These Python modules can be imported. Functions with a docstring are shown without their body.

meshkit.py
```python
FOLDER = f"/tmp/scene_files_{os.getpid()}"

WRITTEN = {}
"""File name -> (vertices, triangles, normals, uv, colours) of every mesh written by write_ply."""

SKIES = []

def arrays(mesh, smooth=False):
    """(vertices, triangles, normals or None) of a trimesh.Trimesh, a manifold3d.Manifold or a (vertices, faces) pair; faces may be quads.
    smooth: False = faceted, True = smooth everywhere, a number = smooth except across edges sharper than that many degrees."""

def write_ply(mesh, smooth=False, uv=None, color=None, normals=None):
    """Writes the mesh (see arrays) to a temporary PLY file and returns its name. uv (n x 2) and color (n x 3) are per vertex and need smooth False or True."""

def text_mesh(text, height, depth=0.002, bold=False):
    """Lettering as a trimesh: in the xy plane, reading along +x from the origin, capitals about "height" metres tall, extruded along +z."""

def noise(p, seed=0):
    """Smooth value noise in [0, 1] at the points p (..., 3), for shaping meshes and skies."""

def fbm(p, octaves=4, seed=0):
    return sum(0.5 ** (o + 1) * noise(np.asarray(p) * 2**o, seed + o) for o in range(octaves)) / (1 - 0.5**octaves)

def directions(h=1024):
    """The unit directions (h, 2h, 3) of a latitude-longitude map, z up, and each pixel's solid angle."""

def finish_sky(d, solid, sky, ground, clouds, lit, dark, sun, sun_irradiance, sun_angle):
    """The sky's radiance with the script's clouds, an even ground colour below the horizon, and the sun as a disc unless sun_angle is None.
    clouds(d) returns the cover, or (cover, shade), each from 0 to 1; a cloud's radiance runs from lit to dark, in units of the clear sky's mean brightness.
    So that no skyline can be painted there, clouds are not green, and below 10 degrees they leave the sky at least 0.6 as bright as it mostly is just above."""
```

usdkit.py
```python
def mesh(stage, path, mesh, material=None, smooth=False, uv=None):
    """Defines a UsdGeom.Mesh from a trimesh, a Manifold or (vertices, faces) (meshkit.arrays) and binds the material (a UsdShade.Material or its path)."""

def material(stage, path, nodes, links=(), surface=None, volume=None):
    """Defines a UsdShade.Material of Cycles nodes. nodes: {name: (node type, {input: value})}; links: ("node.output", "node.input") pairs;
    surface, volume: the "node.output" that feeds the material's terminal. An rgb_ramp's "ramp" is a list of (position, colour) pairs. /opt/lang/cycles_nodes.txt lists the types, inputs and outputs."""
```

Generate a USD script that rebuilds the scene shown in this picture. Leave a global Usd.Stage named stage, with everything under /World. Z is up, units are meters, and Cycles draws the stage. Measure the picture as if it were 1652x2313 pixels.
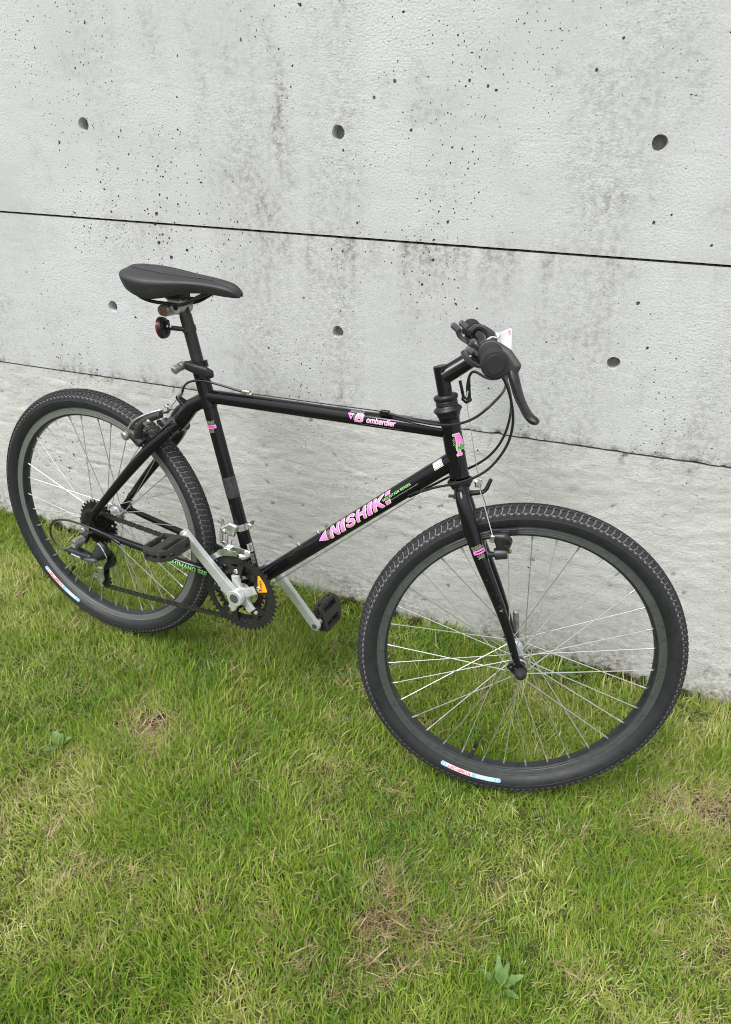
import math
import numpy as np, trimesh, manifold3d, shapely
from shapely import affinity
from shapely.geometry import Polygon, Point, box as sbox, LineString
from shapely.ops import unary_union
from scipy.interpolate import CubicSpline
import usdkit, meshkit
from pxr import Usd, UsdGeom, UsdLux, UsdShade, Gf, Sdf, Vt

stage = Usd.Stage.CreateInMemory()
UsdGeom.SetStageUpAxis(stage, 'Z')
UsdGeom.SetStageMetersPerUnit(stage, 1.0)
UsdGeom.Xform.Define(stage, '/World')
stage.SetDefaultPrim(stage.GetPrimAtPath('/World'))
UsdGeom.Scope.Define(stage, '/World/Looks')
LOOK = '/World/Looks/'
rng = np.random.default_rng(7)

# ------------------------------------------------------------------ camera
EYE = np.array([0.0, -1.512, 1.256])
CAM = np.array([[0.94917, 0.31396, 0.02257], [0.17565, -0.46878, -0.86568], [-0.26121, 0.82564, -0.50009]])  # right, down, forward
cam = UsdGeom.Camera.Define(stage, '/World/camera')
m = np.eye(4)
m[0, :3], m[1, :3], m[2, :3], m[3, :3] = CAM[0], -CAM[1], -CAM[2], EYE
cam.AddTransformOp().Set(Gf.Matrix4d(*m.ravel().tolist()))
cam.CreateHorizontalApertureAttr(36.0)
cam.CreateVerticalApertureAttr(36.0 * 1024 / 731)
cam.CreateFocalLengthAttr(36.0 * 1541.46 / 1652)
cam.CreateClippingRangeAttr(Gf.Vec2f(0.05, 1000))
cam.CreateExposureAttr(1.18)

# ------------------------------------------------------------------ overcast daylight
SUN_AZ, SUN_EL = math.radians(208), math.radians(57)          # azimuth from +y clockwise: behind the camera, a little left
dome = UsdLux.DomeLight.Define(stage, '/World/sky')
sky_mat = usdkit.material(stage, LOOK + 'sky_look', {
    'sky': ('sky_texture', {'sky_type': 'single_scattering', 'sun_disc': False, 'sun_elevation': SUN_EL, 'sun_rotation': SUN_AZ, 'aerosol_density': 2.0}),
    'tc': ('texture_coordinate', {}), 'sz': ('separate_xyz', {}), 'gz': ('geometry', {}), 'cie': ('map_range', {'from_min': -0.05, 'from_max': 1.0, 'to_min': 0.36, 'to_max': 1.32, 'clamp': True}), 'cm': ('mix_color', {'blend_type': 'multiply', 'fac': 1.0, 'use_clamp': False}), 'mp': ('mapping', {'scale': (1, 1, 2.2)}),
    'n': ('noise_texture', {'scale': 1.6, 'detail': 5.0, 'roughness': 0.55}),
    'cover': ('rgb_ramp', {'ramp': [(0.25, (0.78,) * 3), (0.6, (0.96,) * 3)]}),
    'cloud': ('rgb_ramp', {'ramp': [(0.3, (7.4, 7.6, 7.9)), (0.7, (9.3, 9.4, 9.5))]}),
    'mix': ('mix_color', {'blend_type': 'mix', 'use_clamp': False}),
    'bg': ('background_shader', {'strength': 0.098})},
    [('tc.generated', 'mp.vector'), ('mp.vector', 'n.vector'), ('n.fac', 'cover.fac'), ('n.fac', 'cloud.fac'),
     ('cover.color', 'mix.fac'), ('sky.color', 'mix.a'), ('tc.generated', 'sz.vector'), ('sz.z', 'cie.value'), ('cloud.color', 'cm.a'), ('cie.result', 'cm.b'), ('cm.result', 'mix.b'), ('mix.result', 'bg.color')], surface='bg.background')
UsdShade.MaterialBindingAPI.Apply(dome.GetPrim()).Bind(sky_mat)
sun = UsdLux.DistantLight.Define(stage, '/World/sun')
sun.CreateNormalizeAttr(True)
sun.CreateIntensityAttr(0.40)
sun.CreateAngleAttr(28.0)
sun.CreateColorAttr(Gf.Vec3f(1.0, 0.985, 0.96))
to_sun = np.array([math.sin(SUN_AZ) * math.cos(SUN_EL), math.cos(SUN_AZ) * math.cos(SUN_EL), math.sin(SUN_EL)])
zx = to_sun; xx = np.cross([0, 0, 1.0], zx); xx /= np.linalg.norm(xx); yx = np.cross(zx, xx)
m = np.eye(4); m[0, :3], m[1, :3], m[2, :3], m[3, :3] = xx, yx, zx, to_sun * 30
sun.AddTransformOp().Set(Gf.Matrix4d(*m.ravel().tolist()))

# ------------------------------------------------------------------ helpers
taken = set()


def numbered(path):
    p, k = path, 0
    while p in taken:
        k += 1
        p = f'{path}_{k:03d}'
    taken.add(p)
    return p


def tag(prim, label=None, category=None, group=None, kind=None):
    prim = prim.GetPrim() if hasattr(prim, 'GetPrim') else prim
    for k, v in (('label', label), ('category', category), ('group', group), ('kind', kind)):
        if v:
            prim.SetCustomDataByKey(k, v)
    return prim


def mat(name, nodes, links=(), surface='p.BSDF'):
    return usdkit.material(stage, LOOK + name, nodes, links, surface=surface)


def joined(parts):
    vs, fs, n = [], [], 0
    for p in parts:
        if hasattr(p, 'to_mesh'):
            q = p.to_mesh(); v, f = np.asarray(q.vert_properties)[:, :3], np.asarray(q.tri_verts)
        elif isinstance(p, (tuple, list)):
            v, f = np.asarray(p[0], float), np.asarray(p[1], int)
            if f.shape[1] == 4:
                f = np.vstack([f[:, [0, 1, 2]], f[:, [0, 2, 3]]])
        else:
            v, f = np.asarray(p.vertices), np.asarray(p.faces)
        vs.append(v); fs.append(f + n); n += len(v)
    return np.vstack(vs), np.vstack(fs)


def put(parent, name, mesh, material, smooth=35, uv=None, offset=None, prim=None):
    """One Mesh prim under parent ('/World' or a prim path)."""
    if isinstance(mesh, list):
        mesh = joined(mesh)
    path = numbered(f'{parent}/{name}')
    if offset is not None:
        mesh = joined([mesh]); mesh = (mesh[0] - offset, mesh[1])
    if isinstance(mesh, tuple) and smooth not in (False, True):
        mesh = trimesh.Trimesh(mesh[0], mesh[1], process=False)
    usdkit.mesh(stage, path, mesh, material, smooth=smooth, uv=uv)
    return path


def primvar(path, name, values, interp='vertex'):
    UsdGeom.PrimvarsAPI(stage.GetPrimAtPath(path)).CreatePrimvar(name, Sdf.ValueTypeNames.FloatArray, interp).Set(Vt.FloatArray.FromNumpy(np.asarray(values, np.float32)))


def xform(path, pos=(0, 0, 0), rot=None):
    x = UsdGeom.Xform.Define(stage, numbered(path))
    m = np.eye(4)
    if rot is not None:
        m[:3, :3] = rot
    m[3, :3] = pos
    x.AddTransformOp().Set(Gf.Matrix4d(*m.ravel().tolist()))
    return str(x.GetPath())


def unit(v):
    v = np.asarray(v, float)
    return v / np.linalg.norm(v)

# ------------------------------------------------------------------ ground
def gslope(x):
    return -0.047 * np.clip(np.asarray(x, float) + 0.006, -3.2, 2.2)


def ground_z(x, y):
    x, y = np.asarray(x, float), np.asarray(y, float)
    p = np.stack([x * 5, y * 5, np.zeros_like(x)], -1)
    q = np.stack([x * 19, y * 19, np.zeros_like(x)], -1)
    near = np.exp(-((np.maximum(np.abs(x + 0.5) - 3.5, 0)) ** 2) / 4 - (np.maximum(np.abs(y + 1) - 3, 0)) ** 2 / 4)
    return gslope(x) - 0.016 + near * ((meshkit.noise(p, 3) - 0.5) * 0.022 + (meshkit.noise(q, 5) - 0.5) * 0.010)


PATCHES = [(-0.817, -0.583, .10, .085, 1.0), (-0.156, -0.828, .085, .075, .95), (0.43, -0.37, .13, .10, 1.1), (-0.753, -0.856, .04, .05, .45), (-0.303, -0.831, .05, .05, .55),
           (-0.391, -0.564, .10, .05, .5), (-0.9, -0.86, .15, .08, .35), (0.43, -0.66, .08, .07, .6), (-0.02, -0.80, .10, .05, .35), (-0.20, -0.72, .07, .05, .45), (-0.62, -0.92, .12, .06, .3), (0.1, -0.62, .04, .03, .2)]


def dryness(x, y):
    x, y = np.asarray(x, float), np.asarray(y, float)
    p = np.stack([x * 6.0, y * 6.0, np.full_like(x, 1.7)], -1)
    d = 0.42 * np.clip((meshkit.fbm(p, 3, 11) - 0.53) * 3.2, 0, 1)
    for px, py, sx, sy, a in PATCHES:
        wob = 0.75 + 0.6 * meshkit.noise(np.stack([x * 22, y * 22, np.full_like(x, px * 9)], -1), 2)
        d = np.maximum(d, a * np.exp(-(((x - px) / sx) ** 2 + ((y - py) / sy) ** 2) / wob))
    return np.clip(d, 0, 1)


gx = np.unique(np.r_[np.linspace(-150, -8, 12), np.linspace(-8, -3.2, 16), np.arange(-3.2, 2.2, 0.03), np.linspace(2.2, 8, 16), np.linspace(8, 150, 12)])
gy = np.unique(np.r_[np.linspace(-150, -8, 12), np.linspace(-8, -2.2, 16), np.arange(-2.2, 0.12, 0.03), np.linspace(0.12, 6, 8), np.linspace(6, 150, 10)])
GX, GY = np.meshgrid(gx, gy)
gv = np.stack([GX, GY, ground_z(GX, GY)], -1).reshape(-1, 3)
ii = np.arange(len(gx) * len(gy)).reshape(len(gy), len(gx))
gf = np.stack([ii[:-1, :-1], ii[:-1, 1:], ii[1:, 1:], ii[1:, :-1]], -1).reshape(-1, 4)
soil = mat('soil', {
    'g': ('geometry', {}), 'n': ('noise_texture', {'scale': 60.0, 'detail': 6.0, 'roughness': 0.7}), 'n2': ('noise_texture', {'scale': 4.0, 'detail': 3.0}),
    'r': ('rgb_ramp', {'ramp': [(0.3, (0.022, 0.016, 0.010)), (0.55, (0.055, 0.040, 0.024)), (0.75, (0.10, 0.078, 0.045))]}),
    'gr': ('rgb_ramp', {'ramp': [(0.3, (0.030, 0.050, 0.012)), (0.7, (0.060, 0.085, 0.020))]}),
    'ba': ('attribute', {'attribute': 'bare'}), 'th': ('rgb_ramp', {'ramp': [(0.3, (0.030, 0.036, 0.010)), (0.55, (0.058, 0.062, 0.018)), (0.75, (0.12, 0.105, 0.042))]}), 'mb': ('mix_color', {'blend_type': 'mix'}),
    'sep': ('separate_xyz', {}), 'len': ('vector_math', {'math_type': 'length'}), 'far': ('map_range', {'from_min': 3.0, 'from_max': 7.0, 'clamp': True}),
    'mx': ('mix_color', {'blend_type': 'mix'}), 'b': ('bump', {'strength': 0.7, 'distance': 0.01}), 'p': ('principled_bsdf', {'roughness': 0.95, 'specular_ior_level': 0.2})},
    [('g.position', 'n.vector'), ('g.position', 'n2.vector'), ('n.fac', 'r.fac'), ('n2.fac', 'gr.fac'), ('g.position', 'len.vector1'), ('len.value', 'far.value'),
     ('far.result', 'mx.fac'), ('n.fac', 'th.fac'), ('ba.fac', 'mb.fac'), ('th.color', 'mb.a'), ('r.color', 'mb.b'), ('mb.result', 'mx.a'), ('gr.color', 'mx.b'), ('mx.result', 'p.base_color'), ('n.fac', 'b.height'), ('b.normal', 'p.normal')])
gpath = put('/World', 'ground', (gv, gf), soil, smooth=True)
primvar(gpath, 'bare', np.clip((dryness(gv[:, 0], gv[:, 1]) - .35) * 3, 0, 1))
tag(stage.GetPrimAtPath(gpath), kind='structure')

# ------------------------------------------------------------------ concrete wall
J1, J2, TOP = 1.0265, 0.6145, 1.482                       # joint heights
HOLES = [(x, z) for z in (1.229, 0.816) for x in (-3.06, -2.435, -1.809, -1.184, -0.559, 0.066, 0.691, 1.316, 1.941)]
con_nodes = {
    'g': ('geometry', {}), 's': ('separate_xyz', {}), 'xz': ('combine_xyz', {}),
    'st': ('attribute', {'attribute': 'stain_and_pit_shade'}), 'pt': ('attribute', {'attribute': 'pitted'}), 'ro': ('attribute', {'attribute': 'rough'}), 'bw': ('attribute', {'attribute': 'brown'}), 'ln': ('attribute', {'attribute': 'lime'}),
    # fine and cloudy tone
    'n1': ('noise_texture', {'scale': 3.0, 'detail': 3.0, 'roughness': 0.6}), 'n2': ('noise_texture', {'scale': 260.0, 'detail': 1.0, 'roughness': 0.7}), 'n3': ('noise_texture', {'scale': 70.0, 'detail': 4.0, 'roughness': 0.72}),
    'base': ('rgb_ramp', {'ramp': [(0.25, (0.435, 0.437, 0.434)), (0.5, (0.485, 0.488, 0.488)), (0.8, (0.530, 0.534, 0.538))]}),
    'fine': ('map_range', {'from_min': 0.25, 'from_max': 0.75, 'to_min': 0.90, 'to_max': 1.08}),
    'm1': ('mix_color', {'blend_type': 'multiply', 'fac': 1.0}),
    # broken-up stains, and shade painted into the air holes
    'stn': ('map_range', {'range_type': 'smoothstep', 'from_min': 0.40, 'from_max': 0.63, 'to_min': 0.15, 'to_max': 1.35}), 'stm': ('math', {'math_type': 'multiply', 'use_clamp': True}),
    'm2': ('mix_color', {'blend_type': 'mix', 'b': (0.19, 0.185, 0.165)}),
    'bwm': ('math', {'math_type': 'multiply', 'use_clamp': True}), 'm2b': ('mix_color', {'blend_type': 'mix', 'b': (0.16, 0.125, 0.075)}),
    'm2c': ('mix_color', {'blend_type': 'mix', 'b': (0.60, 0.60, 0.58)}),
    'wt': ('math', {'math_type': 'multiply', 'value2': 1.0}), 'mw': ('mix_color', {'blend_type': 'multiply', 'b': (1.0, 0.985, 0.945)}),
    # small pits
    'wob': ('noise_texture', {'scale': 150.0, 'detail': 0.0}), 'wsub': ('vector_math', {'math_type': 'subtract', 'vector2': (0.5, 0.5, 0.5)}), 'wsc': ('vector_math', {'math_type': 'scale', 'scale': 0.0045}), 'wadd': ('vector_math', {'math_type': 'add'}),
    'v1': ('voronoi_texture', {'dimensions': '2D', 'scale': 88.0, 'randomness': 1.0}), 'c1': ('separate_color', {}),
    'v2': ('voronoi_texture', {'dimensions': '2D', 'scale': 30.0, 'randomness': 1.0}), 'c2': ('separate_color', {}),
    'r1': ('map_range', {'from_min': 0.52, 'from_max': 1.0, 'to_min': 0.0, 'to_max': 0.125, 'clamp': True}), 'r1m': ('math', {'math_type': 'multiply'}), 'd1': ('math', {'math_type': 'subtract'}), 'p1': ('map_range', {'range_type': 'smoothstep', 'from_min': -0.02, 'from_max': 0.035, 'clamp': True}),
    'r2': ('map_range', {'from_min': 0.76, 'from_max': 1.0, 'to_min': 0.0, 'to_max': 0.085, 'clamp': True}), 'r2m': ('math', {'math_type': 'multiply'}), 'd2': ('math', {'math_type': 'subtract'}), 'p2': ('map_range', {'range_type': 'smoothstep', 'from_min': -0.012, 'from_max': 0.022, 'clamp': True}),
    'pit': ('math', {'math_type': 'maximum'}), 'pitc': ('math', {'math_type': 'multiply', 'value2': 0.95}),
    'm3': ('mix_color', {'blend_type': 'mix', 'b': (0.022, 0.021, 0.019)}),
    # relief: orange-peel paint skin, streaky board grain where rough
    'gm': ('mapping', {'scale': (42.0, 42.0, 84.0)}), 'gr': ('noise_texture', {'scale': 1.0, 'detail': 3.0, 'roughness': 0.62, 'distortion': 0.8}),
    'pm': ('mapping', {'scale': (170.0, 170.0, 230.0)}), 'pn': ('noise_texture', {'scale': 1.0, 'detail': 1.0, 'roughness': 0.55}),
    'grs': ('math', {'math_type': 'multiply'}), 'grk': ('math', {'math_type': 'multiply', 'value2': 1.05}), 'pv': ('map_range', {'from_min': 0.40, 'from_max': 0.62, 'to_min': 0.12, 'to_max': 0.75, 'clamp': True}), 'pvm': ('math', {'math_type': 'multiply'}), 'h1': ('math', {'math_type': 'add'}), 'pk': ('math', {'math_type': 'multiply', 'value2': -2.0}), 'h2': ('math', {'math_type': 'add'}),
    'b': ('bump', {'strength': 0.9, 'distance': 0.0017}),
    'p': ('principled_bsdf', {'roughness': 0.86, 'specular_ior_level': 0.25})}
con_links = [('g.position', 's.vector'), ('s.x', 'xz.x'), ('s.z', 'xz.y'), ('g.position', 'n1.vector'), ('g.position', 'n2.vector'), ('g.position', 'n3.vector'),
             ('n1.fac', 'base.fac'), ('n2.fac', 'fine.value'), ('base.color', 'm1.a'), ('fine.result', 'm1.b'),
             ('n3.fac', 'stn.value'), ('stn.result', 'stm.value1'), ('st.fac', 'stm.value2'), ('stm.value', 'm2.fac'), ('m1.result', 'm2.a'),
             ('stn.result', 'bwm.value1'), ('bw.fac', 'bwm.value2'), ('bwm.value', 'm2b.fac'), ('m2.result', 'm2b.a'), ('ln.fac', 'm2c.fac'), ('m2b.result', 'm2c.a'),
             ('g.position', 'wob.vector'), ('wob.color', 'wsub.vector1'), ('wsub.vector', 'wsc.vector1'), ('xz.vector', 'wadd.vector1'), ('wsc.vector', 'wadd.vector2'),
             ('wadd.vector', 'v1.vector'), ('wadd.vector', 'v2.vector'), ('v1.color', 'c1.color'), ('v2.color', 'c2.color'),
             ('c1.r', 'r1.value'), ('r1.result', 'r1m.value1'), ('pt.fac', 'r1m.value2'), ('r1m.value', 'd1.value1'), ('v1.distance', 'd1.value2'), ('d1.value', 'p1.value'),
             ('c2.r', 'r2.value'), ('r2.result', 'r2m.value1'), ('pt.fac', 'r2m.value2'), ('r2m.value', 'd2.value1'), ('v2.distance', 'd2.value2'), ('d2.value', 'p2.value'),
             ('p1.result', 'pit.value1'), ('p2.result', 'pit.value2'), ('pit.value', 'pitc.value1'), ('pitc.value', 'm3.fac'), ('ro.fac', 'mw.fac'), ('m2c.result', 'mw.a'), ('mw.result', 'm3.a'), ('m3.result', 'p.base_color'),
             ('g.position', 'gm.vector'), ('gm.vector', 'gr.vector'), ('g.position', 'pm.vector'), ('pm.vector', 'pn.vector'),
             ('gr.fac', 'grs.value1'), ('ro.fac', 'grs.value2'), ('grs.value', 'grk.value1'), ('grk.value', 'h1.value1'), ('n1.fac', 'pv.value'), ('pn.fac', 'pvm.value1'), ('pv.result', 'pvm.value2'), ('pvm.value', 'h1.value2'), ('pit.value', 'pk.value1'), ('h1.value', 'h2.value1'), ('pk.value', 'h2.value2'),
             ('h2.value', 'b.height'), ('b.normal', 'p.normal')]
concrete = mat('concrete', con_nodes, con_links)
X0, X1 = -4.6, 3.4
wall = xform('/World/concrete_wall')
tag(stage.GetPrimAtPath(wall), 'pale grey cast concrete wall with round tie holes and horizontal joints behind the bicycle', 'wall')


def P3(x, z, s, k):
    return np.stack([x * s, z * s, np.full_like(x, k)], -1)


def wall_attributes(path, rough):
    v = np.array(stage.GetPrimAtPath(path).GetAttribute('points').Get())
    x, z = v[:, 0], v[:, 2]
    streak = meshkit.fbm(np.stack([x * 9, z * 0.9, np.full_like(x, 4.2)], -1), 3, 5)
    fine = meshkit.fbm(np.stack([x * 40, z * 3.0, np.full_like(x, 1.0)], -1), 3, 8)
    cloud = meshkit.fbm(P3(x, z, 3.2, .5), 3, 21)
    blot = meshkit.fbm(P3(x, z, 15, 2.5), 3, 27)
    st = np.clip((streak - 0.48) * 2.8, 0, 1) * 0.36 + np.clip((cloud - 0.52) * 2.4, 0, 1) * 0.12 + np.clip((blot - 0.60) * 5, 0, 1) * 0.30
    # the band under the upper joint and over it, darker in the middle
    d1 = J1 - z
    st += np.where(d1 > 0, np.exp(-d1 / 0.10) * np.clip((fine - 0.38) * 2.6, 0, 1) * 0.42 * np.exp(-((x + 0.45) / 0.75) ** 2), np.exp(d1 / 0.02) * 0.30 * fine)
    st += np.where(z < J2 + .25, np.exp(-np.abs(z - J2 - 0.02) / 0.05) * 0.25 * np.clip((fine - .4) * 3, 0, 1) + np.exp(-np.abs(z - J2 - .006) / .006) * 0.8 * np.clip((fine - .33) * 4, 0, 1), 0)
    bw = np.where(d1 > 0, np.exp(-d1 / 0.045) * np.clip((fine - 0.42) * 3, 0, 1) * 0.65 * np.exp(-((x + 0.42) / 0.45) ** 2), 0)
    # single marks: the long dark run in the upper middle, smaller ones about it
    for mx, mz, sx, sz, a in ((-0.689, 1.262, .012, .075, .75), (-0.70, 1.33, .014, .10, .40), (-0.672, 1.19, .022, .05, .35), (-0.876, 1.33, .02, .12, .22), (-0.97, 1.39, .03, .08, .25), (0.10, 1.33, .025, .10, .28), (0.08, 1.16, .02, .07, .25), (-0.06, 1.17, .03, .09, .22),
                              (-0.40, 1.33, .02, .03, .3), (-0.27, 1.36, .03, .03, .22), (-0.47, 1.30, .015, .03, .22), (-0.99, 1.18, .05, .05, .2), (-0.78, 1.15, .05, .09, .22), (-0.34, 1.14, .05, .05, .18), (-0.20, 1.20, .02, .03, .25), (-0.10, 1.26, .012, .02, .28)):
        st += a * np.exp(-((x - mx - 0.01 * np.sin(z * 30)) / sx) ** 2 - ((z - mz) / sz) ** 2) * (0.4 + 1.1 * fine)
    base_z = gslope(x)
    st += 0.95 * np.exp(-np.clip(z - base_z + 0.01, 0, 9) / 0.06) * np.clip((meshkit.fbm(P3(x, z, 26, 3.3), 3, 9) - .36) * 3, 0, 1)
    bw += 0.85 * np.exp(-np.clip(z - base_z, 0, 9) / 0.04) * np.clip((meshkit.fbm(P3(x, z, 17, 8.3), 3, 19) - .38) * 3, 0, 1)
    pt = 0.30 + 1.45 * np.clip((meshkit.fbm(np.stack([x * 6.0, z * 3.0, np.full_like(x, 7.7)], -1), 3, 31) - 0.40) * 3.2, 0, 1) ** 1.3
    pt *= np.where(x > -0.25, 0.72, 1.0)
    lime = np.zeros_like(x)
    if rough:
        st *= np.where(z > base_z + .10, .55, 1.0); pt *= 0.75
        lz = 0.486 - 0.010 * np.sin(x * 3.1) + 0.008 * (meshkit.noise(P3(x, z * 0, 14, 2), 4) - .5)
        lime = 0.8 * np.exp(-((z - lz) / 0.0035) ** 2) * np.clip((meshkit.noise(P3(x, z * 0, 3.5, 6), 14) - .35) * 3, 0, 1)
        lz = 0.40 + 0.03 * np.sin(x * 2.0 + 1) + 0.012 * (meshkit.noise(P3(x, z * 0, 10, 2), 6) - .5)
        st += 0.35 * np.exp(-((z - lz) / 0.004) ** 2) * np.clip((meshkit.noise(P3(x, z * 0, 4, 9), 24) - .4) * 3, 0, 1)
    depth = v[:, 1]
    st = np.where((depth > .0035) & (depth < .0075) & (np.min([(x - hx) ** 2 + (z - hz) ** 2 for hx, hz in HOLES], axis=0) > .018 ** 2), 1.0, st)  # full darkening inside the cast-in air holes: shade put into the colour
    for n, a in (('stain_and_pit_shade', np.clip(st, 0, 1)), ('brown', np.clip(bw, 0, 1)), ('pitted', pt), ('lime', lime), ('rough', np.full_like(x, 1.0 if rough else 0.05))):
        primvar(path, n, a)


def manifold_box(x0, x1, y0, y1, z0, z1):
    return manifold3d.Manifold.cube([x1 - x0, y1 - y0, z1 - z0]).translate([x0, y0, z0])


def hole_tool(x, z, r):
    n = 22
    a = np.linspace(0, 2 * np.pi, n, endpoint=False)
    rr = r * (1 + 0.03 * np.sin(3 * a + x * 7) + 0.012 * rng.standard_normal(n))
    pts = []
    for y, k in ((-0.002, 1.10), (0.0, 1.08), (0.003, 1.0), (0.026, 0.94)):
        pts.append(np.stack([x + rr * k * np.cos(a), np.full(n, y), z + rr * k * np.sin(a)], -1))
    return manifold3d.Manifold.hull_points(np.vstack(pts))


def panel(z0, z1, y0, name, res):
    mid = manifold_box(-2.5, 1.5, y0, y0 + 0.06, z0, z1)
    for hx, hz in HOLES:
        if z0 < hz < z1 and -2.5 < hx < 1.5:
            mid = mid - hole_tool(hx, hz, 0.0128)
    # cast-in air holes large enough to see into
    r = np.random.default_rng(int(abs(z0) * 1000))
    for k in range(30):
        bx, bz = r.uniform(-1.7, 0.5), r.uniform(z0 + .012, z1 - .012)
        s = 0.0015 + 0.0026 * r.random() ** 2.2
        e = trimesh.creation.icosphere(1, 1.0)
        pts = e.vertices * [s * r.uniform(.7, 1.2), 0.006, s * r.uniform(.8, 1.5)] + r.normal(0, .12 * s, e.vertices.shape) + [bx, y0, bz]
        mid = mid - manifold3d.Manifold.hull_points(pts)
    q = mid.refine_to_length(res).to_mesh()
    v, f = np.array(q.vert_properties)[:, :3], np.array(q.tri_verts)
    return v, f


def ragged(v, z0, z1, y0, low, high, relief):
    """Chipped lower edge, gentle unevenness of the cast face."""
    x, y, z = v.T
    face = np.clip(1 - (y - y0) / 0.004, 0, 1)
    n = meshkit.fbm(np.stack([x * 30, z * 90, y * 0], -1), 3, 3) - .5
    out = v.copy()
    out[:, 1] += face * relief * n * 2
    edge = np.clip(1 - (z - z0) / 0.012, 0, 1)
    chip = np.clip((meshkit.fbm(np.stack([x * 45, z * 30, y * 0 + 2], -1), 3, 13) - .42) * 3.5, 0, 1) * np.clip((meshkit.noise(np.stack([x * 4, 0 * x, 0 * x], -1), 3) - .3) * 2 + np.clip(x + .15, 0, .5), 0.1, 1) * np.clip((x + .75) / .8, .12, 1)
    out[:, 1] += edge * face * chip * low
    out[:, 2] += np.where(z < z0 + 1e-4, chip * low * 0.7, 0)
    top = np.clip(1 - (z1 - z) / 0.01, 0, 1)
    out[:, 1] += top * face * np.clip((meshkit.fbm(np.stack([x * 30, z * 20, y * 0 + 7], -1), 2, 23) - .45) * 3, 0, 1) * high
    return out


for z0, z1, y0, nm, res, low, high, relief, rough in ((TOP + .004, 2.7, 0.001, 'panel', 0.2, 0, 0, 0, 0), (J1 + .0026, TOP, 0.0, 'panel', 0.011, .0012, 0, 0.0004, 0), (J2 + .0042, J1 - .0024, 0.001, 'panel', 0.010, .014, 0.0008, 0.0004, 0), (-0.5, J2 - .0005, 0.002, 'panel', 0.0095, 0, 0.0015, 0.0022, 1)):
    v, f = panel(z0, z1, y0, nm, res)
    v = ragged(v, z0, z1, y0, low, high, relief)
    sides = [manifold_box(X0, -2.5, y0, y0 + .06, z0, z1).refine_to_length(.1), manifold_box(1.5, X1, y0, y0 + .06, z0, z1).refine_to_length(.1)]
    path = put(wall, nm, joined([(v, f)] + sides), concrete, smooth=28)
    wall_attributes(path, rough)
# the body of the wall behind the cast faces, seen only in the joints
dark_con = mat('joint_concrete', {'n': ('noise_texture', {'scale': 40.0, 'detail': 4.0}), 'r': ('rgb_ramp', {'ramp': [(0.3, (0.03, 0.03, 0.028)), (0.7, (0.09, 0.088, 0.08))]}), 'p': ('principled_bsdf', {'roughness': 0.95})}, [('n.fac', 'r.fac'), ('r.color', 'p.base_color')])
put(wall, 'wall_core', [manifold_box(X0, X1, 0.064, 0.30, -0.5, 2.7), manifold_box(X0, X1, 0.022, 0.0639, J1 - .0023, J1 + .0025), manifold_box(X0, X1, 0.014, 0.0639, J2 - .0004, J2 + .0041)], dark_con, smooth=False)
plug_mat = mat('tie_plug', {'n': ('noise_texture', {'scale': 300.0, 'detail': 3.0}), 'r': ('rgb_ramp', {'ramp': [(0.3, (0.22, 0.22, 0.21)), (0.7, (0.36, 0.36, 0.35))]}), 'p': ('principled_bsdf', {'roughness': 0.9})}, [('n.fac', 'r.fac'), ('r.color', 'p.base_color')])
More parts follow.
